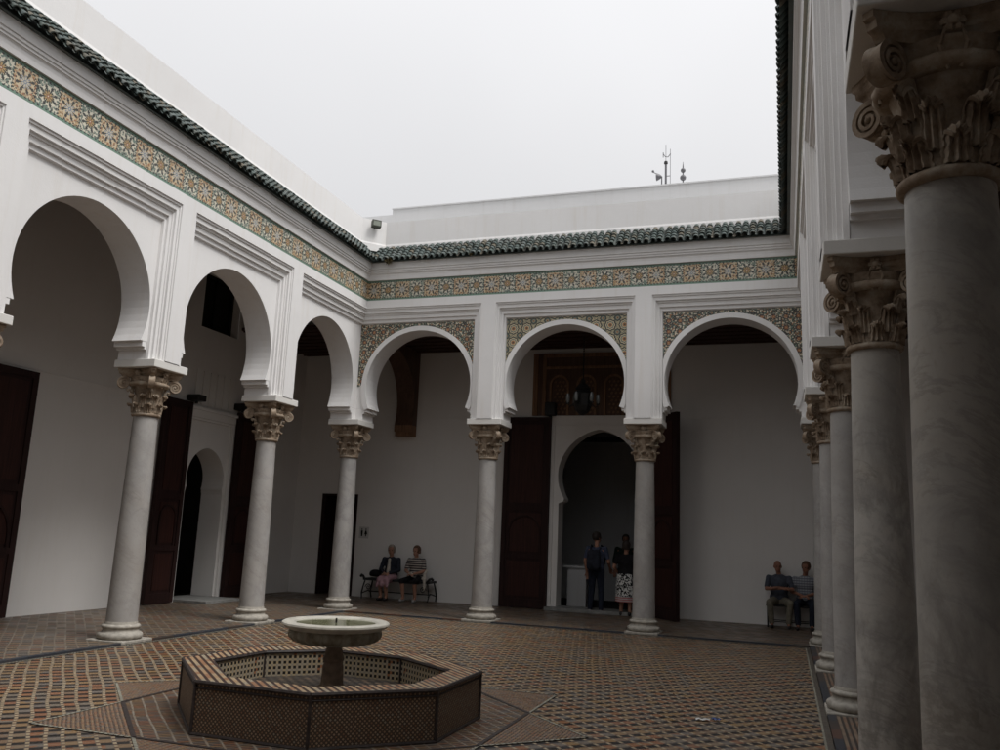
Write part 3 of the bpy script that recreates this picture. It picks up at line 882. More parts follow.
# back gallery wall
PC = 4.655
gw = thing('gallery_wall', 'shaded white wall of the far gallery with the arched portal', 'wall', (0, 0, 0))
mb = MB(); wall_arch(mb, TB, PC - 1.135, PC + 1.135, 4.42, PC, .93, 2.50, .80, .965, .45, point=.11)
mb.face([TB(s, 0, z) for s, z in ((XL, 0), (-2.42, 0), (-2.42, 2.48), (-1.42, 2.48), (-1.42, 0), (PC - 1.135, 0), (PC - 1.135, 4.42), (PC - 1.135, 6.06), (XL, 6.06))])
mb.face([TB(s, 0, z) for s, z in ((PC + 1.135, 0), (XR, 0), (XR, 6.06), (PC + 1.135, 6.06))])
mb.face([TB(s, 0, z) for s, z in ((PC - 1.135, 4.42), (PC + 1.135, 4.42), (PC + 1.135, 6.06), (PC - 1.135, 6.06))])
mb.face([TB(s, 0, z) for s, z in ((XL, 6.06), (XR, 6.06), (XR, 7.4), (XL, 7.4))])
mb.build('wall_face', M['inner'], gw)
md = MB()
for a, b in ((XL, -.40), (.23, PC - 2.3), (PC + 2.0, XR)): md.box(a, b, 0, .012, 4.36, 4.385, lambda p: TB(p.x, p.y, p.z))
md.build('moulding', M['inner'], gw)
ps = MB()   # portal surround: raised frame with lines
for a, b, z0, z1, e in ((PC - 1.135, PC - 1.06, GZ, 4.20, .035), (PC + 1.06, PC + 1.135, GZ, 4.20, .035), (PC - 1.135, PC + 1.135, 4.20, 4.245, .035), (PC - 1.15, PC + 1.15, 4.245, 4.40, .02), (PC - 1.17, PC + 1.17, 4.40, 4.43, .06)):
    ps.box(a, b, 0.002, e, z0, z1, lambda p: TB(p.x, p.y, p.z))
ps.build('portal_surround', M['inner'], gw)
# left gallery wall
lw = thing('gallery_wall', 'shaded white wall of the left gallery with a black window above its portal', 'wall', (0, 0, 0))
LC = -.42
mb = MB(); wall_arch(mb, TL, LC - .765, LC + .765, 4.06, LC, .63, 2.36, .59, .625, .55)
mb.face([TL(s, 0, z) for s, z in ((YS, 0), (LC - .765, 0), (LC - .765, 5.80), (YS, 5.80))])
mb.face([TL(s, 0, z) for s, z in ((LC + .765, 0), (YB, 0), (YB, 5.80), (LC + .765, 5.80))])
mb.face([TL(s, 0, z) for s, z in ((LC - .765, 4.06), (LC + .765, 4.06), (LC + .765, 5.80), (LC - .765, 5.80))])
mb.face([TL(s, 0, z) for s, z in ((YS, 5.80), (-1.08, 5.80), (-1.08, 7.4), (YS, 7.4))])
mb.face([TL(s, 0, z) for s, z in ((.22, 5.80), (YB, 5.80), (YB, 7.4), (.22, 7.4))])
mb.face([TL(s, 0, z) for s, z in ((-1.08, 7.08), (.22, 7.08), (.22, 7.4), (-1.08, 7.4))])
mb.build('wall_face', M['inner'], lw)
md = MB()
for a, b in ((YS, LC - 1.62), (1.55, YB)): md.box(a, b, 0, .012, 4.03, 4.05, lambda p: TL(p.x, p.y, p.z))
md.build('moulding', M['inner'], lw)
ps = MB()
for a, b, z0, z1, e in ((LC - .765, LC - .69, GZ, 3.78, .05), (LC + .69, LC + .765, GZ, 3.78, .05), (LC - .765, LC + .765, 3.78, 3.83, .05), (LC - .78, LC + .78, 3.832, 3.99, .075), (LC - .80, LC + .80, 3.992, 4.05, .11)):
    ps.box(a, b, 0.002, e, z0, z1, lambda p: TL(p.x, p.y, p.z))
for k in range(6):   # shallow stucco ribs above the portal
    a = LC - .66 + k * .235; ps.box(a, a + .13, .002, .03, 4.12, 4.86, lambda p: TL(p.x, p.y, p.z))
ps.build('portal_surround', M['inner'], lw)
wn = MB()
TW = lambda p: TL(p.x, p.y, p.z)
wn.box(-1.076, .216, -.30, -.26, 5.804, 7.076, TW)
wn.build('opening_dark_panel', M['iron'], lw)  # black panel stands for the darkness inside the opening
wf = MB()
for a, b, z0, z1 in ((-1.076, -1.01, 5.804, 7.076), (.15, .216, 5.804, 7.076), (-1.01, .15, 5.804, 5.87), (-1.01, .15, 7.01, 7.076), (-.45, -.40, 5.87, 7.01)): wf.box(a, b, -.255, -.20, z0, z1, TW)
wf.build('window_frame', M['iron'], lw)
rv = MB()
for q in (((-1.079, 5.801), (.219, 5.801)), ((.219, 5.801), (.219, 7.079)), ((.219, 7.079), (-1.079, 7.079)), ((-1.079, 7.079), (-1.079, 5.801))):
    rv.face([TL(q[0][0], 0, q[0][1]), TL(q[1][0], 0, q[1][1]), TL(q[1][0], -.31, q[1][1]), TL(q[0][0], -.31, q[0][1])])
rv.build('window_reveal', M['inner'], lw)
# remaining outer walls
ow2 = thing('gallery_wall', 'outer wall of the right gallery hidden behind the big columns', 'wall')
mb = MB(); mb.face([(XR, YB, 0), (XR, YS, 0), (XR, YS, 7.4), (XR, YB, 7.4)]); mb.build('wall_face', M['inner'], ow2)
ow3 = thing('gallery_wall', 'unseen white wall added behind the viewer to keep the near gallery dark', 'wall')  # unseen rear wall, added to keep light off the near side
mb = MB(); mb.face([(XL, YS, 0), (XR, YS, 0), (XR, YS, 7.4), (XL, YS, 7.4)]); mb.build('wall_face', M['inner'], ow3)
# ceilings and roofs
ce = MB(); ce.box(XL, XR, .335, YB - .002, 6.04, 6.10)
for k in range(40):
    x = XL + .15 + k * .41
    if k < 9: ce.box(XL + .002, XR - .002, .40 + k * .33, .44 + k * .33, 6.015, 6.04)
struct(ce.build('far_gallery_ceiling', M['ceil']))
ce = MB(); ce.box(XL, -.335, YS, .334, 7.22, 7.30)
for k in range(52):
    y = YS + .1 + k * .41
    if y < 0: ce.box(XL + .002, -.336, y, y + .12, 7.10, 7.22)
struct(ce.build('left_gallery_ceiling', M['ceil']))
ce = MB(); ce.box(W + .335, XR, YS, .334, 6.6, 6.68); ce.box(-.334, W + .334, YS, -15.61, 6.6, 6.68)
struct(ce.build('near_gallery_ceiling', M['ceil']))  # stretch behind the viewer is unseen, added to darken the nearest column
rf = MB()
for x0, x1, y0, y1 in ((XL - 1.5, XR + 1, -.02, YB + 4.5), (XL - 1.5, -.02, YS - .5, -.02), (W + .02, XR + 1, YS - .5, -.02), (-.02, W + .02, YS - .5, -15.25)):
    rf.box(x0, x1, y0, y1, 7.41, 7.46)
struct(rf.build('flat_roof', M['white2']))
# taller terrace wall behind the far parapet
tw = thing('terrace_wall', 'weathered grey-white terrace wall rising behind the far parapet', 'wall')
mb = MB(); mb.box(-.12, XR, 1.5, 1.75, 7.46, 9.185); mb.box(-2.2, -.12, 1.5, 1.75, 7.46, 9.06); mb.build('wall_face', M['white2'], tw)
cpm = MB(); cpm.box(-.13, XR, 1.47, 1.78, 9.187, 9.215); cpm.build('coping', M['white2'], tw)

# rooms behind the portals
def room(name, x0, x1, y0, y1, h, mat, gap):
    mb = MB()
    mb.face([(x0, y0, 0), (x1, y0, 0), (x1, y1, 0), (x0, y1, 0)]); mb.face([(x0, y0, h), (x1, y0, h), (x1, y1, h), (x0, y1, h)])
    for i, q in enumerate((((x0, y0), (x1, y0)), ((x1, y0), (x1, y1)), ((x1, y1), (x0, y1)), ((x0, y1), (x0, y0)))):
        if i == gap[0]:
            a, b = gap[1], gap[2]; (ax, ay), (bx, by) = q; hh = gap[3]
            P = lambda t: (ax + (bx - ax) * t, ay + (by - ay) * t)
            for t0, t1, z0, z1 in ((0, a, 0, h), (b, 1, 0, h), (a, b, hh, h)):
                mb.face([(*P(t0), z0), (*P(t1), z0), (*P(t1), z1), (*P(t0), z1)])
        else: mb.face([(*q[0], 0), (*q[1], 0), (*q[1], h), (*q[0], h)])
    return struct(mb.build(name, mat))
M['room'] = plaster('shade_toned_room_wall', (.028, .027, .026), .1)  # wall colour set near black to stand for the unlit interior
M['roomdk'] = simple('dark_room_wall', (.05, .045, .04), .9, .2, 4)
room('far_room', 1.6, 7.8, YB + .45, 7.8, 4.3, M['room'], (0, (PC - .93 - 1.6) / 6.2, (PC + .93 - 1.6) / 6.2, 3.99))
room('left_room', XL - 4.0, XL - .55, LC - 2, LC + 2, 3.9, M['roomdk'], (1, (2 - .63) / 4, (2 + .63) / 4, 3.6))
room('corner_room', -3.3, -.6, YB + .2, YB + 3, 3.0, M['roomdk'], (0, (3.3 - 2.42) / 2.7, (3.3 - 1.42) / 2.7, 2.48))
mb = MB()
for q in (((-2.42, 0), (-2.42, 2.48)), ((-2.42, 2.48), (-1.42, 2.48)), ((-1.42, 2.48), (-1.42, 0))):
    mb.face([TB(q[0][0], 0, q[0][1]), TB(q[1][0], 0, q[1][1]), TB(q[1][0], -.2, q[1][1]), TB(q[0][0], -.2, q[0][1])])
mb.build('door_reveal', M['inner'], gw)

# transverse brown horseshoe arches in the corner of the galleries
def transverse(label, o, s, e, span, zt, th):
    T = fr_of(o, s, e); root = thing('corner_arch', label, 'arch')
    mb = MB(); R = span / 2 - .22; zc = 4.62; zf = 4.18; sc = span / 2; a0 = math.asin((zc - zf) / R)
    arc = [(sc - R * math.cos(-a0 + (PI + 2 * a0) * i / 30), zc + R * math.sin(-a0 + (PI + 2 * a0) * i / 30)) for i in range(31)]
    for e_ in (0, -th): mb.face([T(a, e_, z) for a, z in [(0, zf)] + arc + [(span, zf), (span, zt), (0, zt)]])
    mb.grid([[T(a, 0, z) for a, z in arc], [T(a, -th, z) for a, z in arc]])
    mb.build('arch_face', M['brown'], root)
    br = MB(); TT = lambda p: T(p.x, p.y, p.z)
    for d, z0, z1 in ((.30, 4.02, 4.18), (.24, 3.92, 4.02)):
        br.box(span - d, span - .003, -th, 0, z0, z1, TT); 
    br.build('bracket', M['brown_l'], root)
transverse('brown timber horseshoe arch crossing the far gallery behind the left arch', (.05, .34, 0), (0, 1, 0), (1, 0, 0), YB - .34, 6.035, .46)
transverse('brown timber horseshoe arch crossing the far gallery near the right corner', (W + .5, .34, 0), (0, 1, 0), (1, 0, 0), YB - .34, 6.035, .46)

# ------------------------------------------------------------------ carved wooden screen above the far portal
cs = thing('carved_wooden_screen', 'brown carved wood panelling with round arches above the far portal', 'wood panel', (PC, YB, 4.43))
TS = fr_of((0, 0, 0), (1, 0, 0), (0, -1, 0)); TSb = lambda p: TS(p.x, p.y, p.z)
mb = MB(); mb.box(-1.62, 1.62, .004, .03, .005, 1.49, TSb); mb.build('backing_board', M['brown'], cs)
mb = MB()
for a, b, z0, z1 in ((-1.62, -1.50, .005, 1.49), (-1.38, -1.30, .005, 1.49), (1.30, 1.38, .005, 1.49), (1.50, 1.62, .005, 1.49), (-1.30, 1.30, 1.12, 1.18), (-1.30, 1.30, 1.40, 1.49)):
    mb.box(a, b, .031, .06, z0, z1, TSb)
mb.build('frame', M['brown_l'], cs)
for k in range(4):
    c = -.975 + k * .65
    am = MB(); path_o, path_i = [], []
    for i in range(25):
        a = PI * i / 24; path_o.append((c - .235 * math.cos(a), .72 + .25 * math.sin(a))); path_i.append((c - .185 * math.cos(a), .72 + .2 * math.sin(a)))
    path_o = [(c - .235, .01)] + path_o + [(c + .235, .01)]; path_i = [(c - .185, .01)] + path_i + [(c + .185, .01)]
    am.grid([[TS(a, .031, z) for a, z in path_o], [TS(a, .065, z) for a, z in path_o], [TS(a, .065, z) for a, z in path_i], [TS(a, .031, z) for a, z in path_i]])
    am.build('blind_arch', M['brown_l'], cs)
    cv = MB()
    for q in range(9):
        z = .08 + q * .09
        for sx in (-1, 0, 1):
            x = c + sx * .10 + (.05 if q % 2 else -.0)
            if abs(x - c) < .17: cv.box(x - .028, x + .028, .031, .046, z - .02, z + .02, lambda p, x=x, z=z: TS(x + (p.x - x) * .7 - (p.z - z) * .7, p.y, z + (p.x - x) * .7 + (p.z - z) * .7))
    cv.build('carving', M['brown_l'], cs)

# ------------------------------------------------------------------ doors
def door_leaf(w, h, label, loc, rz, flip=1, studs=True):
    """leaf from local x 0..w, hinge at x=0, face towards -y"""
    root = thing('wooden_door', label, 'door', loc, rz, 'tall dark red door leaves folded back against the walls')
    f = MB(); t = .07
    f.box(0, w, 0, t, 0, h); f.build('leaf_board', M['door'], root)
    r = MB()
    for a, b, z0, z1 in ((0, .11, 0, h), (w - .11, w, 0, h), (.11, w - .11, h - .12, h), (.11, w - .11, 0, .2), (.11, w - .11, h * .50, h * .50 + .12), (.11, w - .11, h * .25, h * .25 + .10)):
        r.box(a, b, -.022, -.001, z0 + .002, z1 - .002)
    r.build('rails', M['door'], root)
    pn = MB()
    for z0, z1 in ((.2, h * .25), (h * .25 + .10, h * .5), (h * .5 + .12, h - .12)):
        pn.box(.17, w - .17, -.012, -.001, z0 + .06, z1 - .06)
    pn.build('panel', M['door2'], root)
    am = MB(); c = w / 2; R = w / 2 - .16; zc = h * .5 - .12 - R * .2
    o_ = [(c - R, h * .25 + .12)] + [(c - R * math.cos(PI * i / 20), zc - R * .75 + R * math.sin(PI * i / 20)) for i in range(21)] + [(c + R, h * .25 + .12)]
    i_ = [(c - R + .045, h * .25 + .12)] + [(c - (R - .045) * math.cos(PI * i / 20), zc - R * .75 + (R - .045) * math.sin(PI * i / 20)) for i in range(21)] + [(c + R - .045, h * .25 + .12)]
    am.grid([[(x, -.012, z) for x, z in o_], [(x, -.035, z) for x, z in o_], [(x, -.035, z) for x, z in i_], [(x, -.012, z) for x, z in i_]])
    am.build('arch_trim', M['door'], root)
    return root
door_leaf(1.12, 4.36, 'tall dark door leaf flat against the wall left of the far portal', (PC - 2.26, YB - .10, GZ + .01), 0)
door_leaf(1.10, 4.36, 'tall dark door leaf standing at an angle behind the far column on the right', (PC + 1.15, YB - .03, GZ + .01), -rad(50))
# left gallery leaves lie against the wall (local +x must run along world y)
door_leaf(.82, 4.08, 'tall dark door leaf folded back just left of the arched side portal', (XL + .10, LC - 1.61, GZ + .01), rad(90))
door_leaf(.90, 4.10, 'tall dark door leaf folded back just right of the arched side portal', (XL + .10, LC + .86, GZ + .01), rad(90))
door_leaf(1.5, 3.95, 'tall dark red door leaf cut off by the left edge of the photo', (XL + .10, -6.64, GZ + .01), rad(90))
dl = thing('wooden_door', 'black doorway leaf standing open in the far left corner', 'door', (-2.38, YB - .0, GZ + .008), 0)
mb = MB(); mb.box(0, .05, .02, .80, 0, 2.43); mb.build('leaf_board', M['door'], dl); mb = MB(); mb.box(-.03, .0, .60, .72, 1.0, 1.03); mb.build('handle', M['iron'], dl)
dfm = MB()
for a, b, z0, z1 in ((-2.419, -2.385, GZ, 2.479), (-1.455, -1.421, GZ, 2.479), (-2.385, -1.455, 2.43, 2.479)): dfm.box(a, b, -.12, .02, z0, z1, lambda p: TB(p.x, p.y, p.z))
dfm.build('door_frame', M['door'], gw)
# pivot brackets
def pivot(label, loc, sz):
    r = thing('pivot_bracket', label, 'bracket', loc, 0, 'black door pivot brackets above the tall leaves')
    m1 = MB(); x, y, z = sz; m1.box(-x / 2, x / 2, -y / 2, y / 2, 0, z); o = m1.build('bracket_block', M['iron'], r); b = o.modifiers.new('b', 'BEVEL'); b.width = .015; b.segments = 2
    m2 = MB(); m2.tube([(0, 0, -.05), (0, 0, 0.0)], .035, 10); m2.build('pivot_pin', M['iron'], r); return r
pivot('black bracket above the leaf left of the side portal', (XL + .16, LC - .76, 4.14), (.3, .26, .13))
pivot('black bracket above the leaf right of the side portal', (XL + .16, LC + .84, 4.18), (.3, .22, .15))
pivot('tall black bracket above the leaf left of the far portal', (PC - 1.14, YB - .16, 4.42), (.24, .22, .30))
mb = MB(); mb.box(XL - .55, XL + .78, LC - .60, LC + .60, GZ + .004, GZ + .05)
o = mb.build('threshold_slab', M['slab']); tag(o, 'grey stone threshold slab before the side portal', 'doorstep')
mb = MB(); mb.box(PC - 1.13, PC + 1.13, YB - .30, YB + .46, GZ + .004, GZ + .075)
o = mb.build('threshold_slab', M['slab']); tag(o, 'worn grey stone step under the far portal', 'doorstep')

# display table inside the far room
t = thing('display_table', 'low white-topped display table inside the dark far room', 'table', (3.35, 4.7, 0))
mb = MB(); mb.box(-.7, .85, -.35, .35, .93, .98); mb.build('tabletop', M['white2'], t)
mb = MB(); mb.box(.35, .80, -.3, .3, .002, .928); mb.build('pedestal', M['white2'], t)
mb = MB(); mb.box(-.65, -.2, -.3, .3, .002, .928); mb.build('pedestal', M['door'], t)

# ------------------------------------------------------------------ lantern
ln = thing('hanging_lantern', 'dark iron lantern with side arms hanging in front of the carved wood panel', 'lantern', (4.62, 1.6, 0))
mb = MB(); z = 5.92
pts = [(0, 0, z), (0, 0, 5.0)]; mb.tube(pts, .008, 6)
for k in range(22): 
    zz = 5.0 + k * .042; mb.lathe([(.014, zz), (.022, zz + .012), (.014, zz + .024)], 8)
mb.build('chain', M['iron'], ln)
mb = MB(); mb.lathe([(.01, 5.0), (.03, 4.97), (.05, 4.93), (.03, 4.90), (.10, 4.86), (.17, 4.78), (.13, 4.74), (.20, 4.70), (.22, 4.66)], 16); mb.build('dome', M['iron'], ln, smooth=40)
mb = MB(); mb.lathe([(.21, 4.66), (.19, 4.40), (.15, 4.30), (.09, 4.24), (.03, 4.20)], 8); mb.build('lamp_body', M['iron'], ln)
M['glass'] = simple('dusty_glass', (.16, .17, .17), .15, .2, 10, .6)
for k in range(6):
    a = k * PI / 3 + .3; c = (.32 * math.cos(a), .32 * math.sin(a))
    mb = MB(); mb.tube([(.18 * math.cos(a), .18 * math.sin(a), 4.46), (c[0] * .85, c[1] * .85, 4.38), (c[0], c[1], 4.44)], .012, 6)
    mb.lathe([(.02, 4.43), (.045, 4.45), (.045, 4.46), (.02, 4.47)], 10, c); ar = mb.build('arm', M['iron'], ln)
    mb = MB(); mb.lathe([(.025, 4.465), (.042, 4.50), (.042, 4.60), (.03, 4.66)], 10, c); mb.build('glass_chimney', M['glass'], ar, smooth=40)

# ------------------------------------------------------------------ roof-level things
fl_ = thing('floodlight', 'small square floodlight on the chamfered parapet corner', 'floodlight', (.475, -.475, 8.0), rad(-45) + PI)
fl_.rotation_euler = (0, 0, rad(45))
mb = MB(); mb.box(-.10, .10, -.14, -.05, -.07, .07, lambda p: Vector((p.x, p.y, p.z - (p.y + .05) * .3))); 
M['lampbox'] = simple('grey_lamp_housing', (.07, .075, .06), .5, .2, 20); M['lens'] = simple('lamp_lens', (.22, .24, .2), .12, .1, 20, .6)
mb.build('lamp_housing', M['lampbox'], fl_)
mb = MB(); mb.box(-.078, .078, -.146, -.141, -.03, .07, ); mb.build('lens', M['lens'], fl_)
mb = MB(); mb.tube([(0, -.05, -.02), (0, .03, -.04)], .018, 8); mb.build('bracket', M['lampbox'], fl_)
# antennas and finial on a roof further back
M['steel'] = simple('weathered_steel', (.14, .14, .15), .45, .2, 20, .4)
hb = thing('rear_block', 'low white building hidden behind the terrace wall carrying the mast', 'building', (5.5, 9, 0))
mb = MB(); mb.box(-4, 5, -1.5, 3, 0, 11.4); mb.build('wall_face', M['white2'], hb)
an = thing('antenna_mast', 'thin steel mast with dipole antenna above the far terrace wall', 'antenna', (5.51, 8, 11.4))
mb = MB(); mb.tube([(0, 0, 0), (0, 0, 1.28)], .032, 8); mb.build('pole', M['steel'], an)
mb = MB(); mb.lathe([(.035, 1.27), (.06, 1.30), (.05, 1.36), (.02, 1.38)], 12); mb.build('pole_cap', M['iron'], an)
mb = MB(); mb.tube([(.13, 0, .2), (.13, 0, 1.75)], .008, 6); mb.tube([(0, 0, .9), (.13, 0, .9)], .012, 6); mb.tube([(-.08, 0, 1.62), (-.02, 0, 1.52), (.06, 0, 1.50), (.14, 0, 1.60)], .012, 6); mb.tube([(-.08, 0, 1.5), (-.08, 0, 1.66)], .012, 6); mb.tube([(0, 0, 1.3), (0, 0, 1.9)], .008, 6)
mb.build('dipole', M['steel'], an)
ds_ = thing('dish_antenna', 'small curved dish antenna left of the steel mast', 'antenna', (5.27, 8, 11.35))
mb = MB(); 
rows = []
for i in range(6):
    r = .12 * i / 5; rows.append([(.02 + .16 * (r / .12) ** 2 * -1 + .1, r * math.cos(2 * PI * k / 16), .95 + r * math.sin(2 * PI * k / 16)) for k in range(16)])
mb.grid(rows[1:], close_u=True); mb.face(rows[1]); mb.build('dish', M['steel'], ds_, smooth=60)
mb = MB(); mb.tube([(.12, 0, .95), (-.14, 0, 1.12)], .012, 6); sph(mb, (-.14, 0, 1.14), .04); mb.build('feed_arm', M['steel'], ds_)
mb = MB(); mb.tube([(.12, 0, 0), (.12, 0, .95)], .02, 6); mb.build('pole', M['steel'], ds_)
fn = thing('roof_finial', 'metal finial of two dark balls and a spike above the far terrace wall', 'finial', (6.012, 8, 11.4))
mb = MB(); mb.tube([(0, 0, 0), (0, 0, 1.15), (0, 0, 1.30)], [.018, .018, .004], 8); mb.build('spike', M['steel'], fn)
mb = MB(); sph(mb, (0, 0, .80), .09, 16, 12); mb.build('ball', M['steel'], fn, smooth=60)
mb = MB(); sph(mb, (0, 0, 1.03), .072, 16, 12); mb.build('ball', M['steel'], fn, smooth=60)
# dry weeds hanging from the eave
M['weed'] = simple('dry_weed', (.11, .085, .04), .9, .4, 60)
def weed(label, x, y, z, s, seed):
    r = random.Random(seed); mb = MB()
    for k in range(90):
        a, b = r.uniform(0, 2 * PI), r.uniform(-.3, 1.3)
        d = Vector((math.cos(a) * math.cos(b), math.sin(a) * math.cos(b), -math.sin(b))) * s * r.uniform(.4, 1)
        w = Vector((r.uniform(-1, 1), r.uniform(-1, 1), r.uniform(-1, 1))) * .008
        p = Vector((0, 0, 0)); mb.face([p - w, p + w, p + d * .6 + w * 1.6, p + d, p + d * .6 - w * 1.6])
    o = mb.build('dry_weed', M['weed']); o.location = (x, y, z); tag(o, label, 'weed'); return o
weed('brown dry weed tuft hanging under the tiles near the left corner', .92, -.62, 7.17, .13, 1)
weed('small dry weed tuft hanging under the tiles above the first far column', 2.75, -.62, 7.18, .06, 2)

# restroom sign
sg = thing('restroom_sign', 'small white plaque with two black standing figures beside the dark doorway', 'sign', (-1.19, YB - .002, 1.56))
M['plaque'] = simple('sign_plaque', (.55, .54, .52), .5, .05, 5); M['ink'] = simple('sign_ink', (.01, .01, .01), .6, .1, 5)
TG = lambda p: Vector((p.x, -p.y, p.z))
mb = MB(); mb.box(-.13, .13, 0, .01, -.15, .13, TG); mb.build('plaque', M['plaque'], sg)
for s, k in ((-.055, 0), (.055, 1)):
    mb = MB()
    mb.face([(s + .018 * math.cos(2 * PI * q / 12), -.012, .072 + .018 * math.sin(2 * PI * q / 12)) for q in range(12)])
    if k == 0: mb.face([(s - .026, -.012, .045), (s + .026, -.012, .045), (s + .026, -.012, -.02), (s + .018, -.012, -.10), (s - .018, -.012, -.10), (s - .026, -.012, -.02)])
    else: mb.face([(s - .016, -.012, .045), (s + .016, -.012, .045), (s + .042, -.012, -.05), (s + .016, -.012, -.05), (s + .014, -.012, -.10), (s - .014, -.012, -.10), (s - .016, -.012, -.05), (s - .042, -.012, -.05)])
    mb.build('pictogram', M['ink'], sg)
# litter
M['paper'] = simple('paper', (.6, .6, .58), .7, .1, 5); M['blue'] = simple('blue_foil', (.06, .1, .28), .4, .2, 9)
def scrap(label, x, y, mat, sx, sy, rz):
    mb = MB(); rows = [[(sx * (i / 4 - .5), sy * (j / 3 - .5), .008 + .012 * math.sin(i * 1.7 + j) ** 2) for i in range(5)] for j in range(4)]
    mb.grid(rows); o = mb.build('litter_scrap', mat, smooth=60); o.location = (x, y, .004); o.rotation_euler = (0, 0, rz); tag(o, label, 'litter'); return o
scrap('crumpled white paper scrap on the courtyard tiles', 7.88, -7.27, M['paper'], .13, .06, .2)
scrap('small blue foil scrap beside the white paper on the tiles', 8.0, -7.2, M['blue'], .08, .05, -.3)

# ------------------------------------------------------------------ benches
def iron_bench(label, x, y, w):
    r = thing('iron_bench', label, 'bench', (x, y, GZ))
    s = MB(); s.box(-w / 2, w / 2, -.24, .20, .43, .485); o = s.build('seat', M['iron'], r); b = o.modifiers.new('b', 'BEVEL'); b.width = .02; b.segments = 3
    for sx in (-1, 1):
        m = MB(); x0 = sx * (w / 2 - .06)
        for yy, dy in ((-.22, -1), (.18, 1)):
            m.tube([(x0, yy, .43), (x0 + sx * .03, yy + dy * .02, .30), (x0 + sx * .06, yy + dy * .03, .15), (x0 + sx * .04, yy + dy * .05, .012)], .018, 8)
        m.tube([(x0 + sx * .04, -.24, .14), (x0, -.02, .19), (x0 + sx * .04, .20, .14)], .014, 8)
        # scroll between the legs
        pts = [(x0 - sx * (.10 - .08 * (1 - k / 22) * math.cos(k * .5)), -.24, .28 + .08 * (1 - k / 22) * math.sin(k * .5)) for k in range(20)]
        m.tube(pts, .011, 6)
        m.tube([(x0, -.23, .45), (x0 + sx * .05, -.24, .53), (x0 + sx * .10, -.22, .55), (x0 + sx * .13, -.2, .51)], .03, 8)
        m.build('leg_frame', M['iron'], r)
    m = MB(); m.tube([(-w / 2 + .06, 0, .17), (w / 2 - .06, 0, .17)], .014, 6); m.build('stretcher', M['iron'], r)
    return r
iron_bench('black wrought-iron bench under the two seated women', 0.0, 2.93, 1.72)
def steel_chair(label, x, y):
    r = thing('steel_bench', label, 'bench', (x, y, GZ)); w = .92
    s = MB(); s.box(-w / 2, w / 2, -.22, .22, .42, .455); s.build('seat', M['iron'], r)
    for sx in (-1, 0, 1):
        for yy in (-.2, .2):
            m = MB(); m.tube([(sx * (w / 2 - .03), yy, .42), (sx * (w / 2 - .03), yy, 0)], .014, 8); m.build('leg', M['iron'], r)
    m = MB()
    for yy in (-.2, .2): m.tube([(-w / 2 + .03, yy, .12), (w / 2 - .03, yy, .12)], .010, 6)
    m.build('stretcher', M['iron'], r)
    return r
steel_chair('plain black steel bench under the two seated men', 8.72, 2.95)

# ------------------------------------------------------------------ people
def ev_mesh(o):
    dg = bpy.context.evaluated_depsgraph_get(); dg.update()
    me = bpy.data.meshes.new_from_object(o.evaluated_get(dg)); return me
class Blob:
    def __init__(s): s.mb = MB()
    def ball(s, c, r, sc=(1, 1, 1), rot=None):
        mb = MB(); sph(mb, (0, 0, 0), r, 16, 10, sc); b = len(s.mb.v)
        R = rot or Matrix.Identity(3)
        s.mb.v += [tuple(R @ Vector(v) + Vector(c)) for v in mb.v]
        s.mb.f += [tuple(b + i for i in f) for f in mb.f]; s.mb.uv += mb.uv
    def limb(s, p0, r0, p1, r1, n=14):
        p0, p1 = Vector(p0), Vector(p1); s.ball(p0, r0); s.ball(p1, r1)
        s.mb.tube([p0, p1], [r0, r1], n)
    def chain(s, pts, rs):
        for i in range(len(pts) - 1): s.limb(pts[i], rs[i], pts[i + 1], rs[i + 1])
    def build(s, name, mat, parent, vox=.009, smooth=4):
        # weld each closed piece, then fuse everything into one continuous surface
        o = s.mb.build(name, mat, None, weld=True)
        r = o.modifiers.new('r', 'REMESH'); r.mode = 'VOXEL'; r.voxel_size = vox
        sm = o.modifiers.new('s', 'SMOOTH'); sm.iterations = smooth; sm.factor = .5
        me = ev_mesh(o); me.name = name; o.modifiers.clear(); o.data = me
        if not me.materials: me.materials.append(mat)
        me.shade_smooth(); o.parent = parent; return o

def cloth(name, col, **k): return simple(name, col, .85, k.get('var', .25), k.get('scale', 16), .15, .3)
M['skin'] = simple('skin', (.36, .19, .13), .55, .1, 20); M['skin_d'] = simple('tanned_skin', (.27, .13, .085), .55, .1, 20)
M['grey_hair'] = simple('grey_hair', (.30, .26, .22), .7, .25, 60); M['brown_hair'] = simple('brown_hair', (.10, .05, .03), .6, .3, 60); M['dark_hair'] = simple('dark_hair', (.03, .022, .018), .6, .3, 60)
M['shoe'] = simple('dark_shoe', (.025, .022, .022), .5, .2, 30); M['paleshoe'] = simple('pale_shoe', (.33, .32, .31), .6, .15, 30)
M['eye'] = simple('eye_dark', (.02, .015, .012), .3, .1, 30); M['lip'] = simple('lips', (.25, .08, .06), .5, .1, 30)

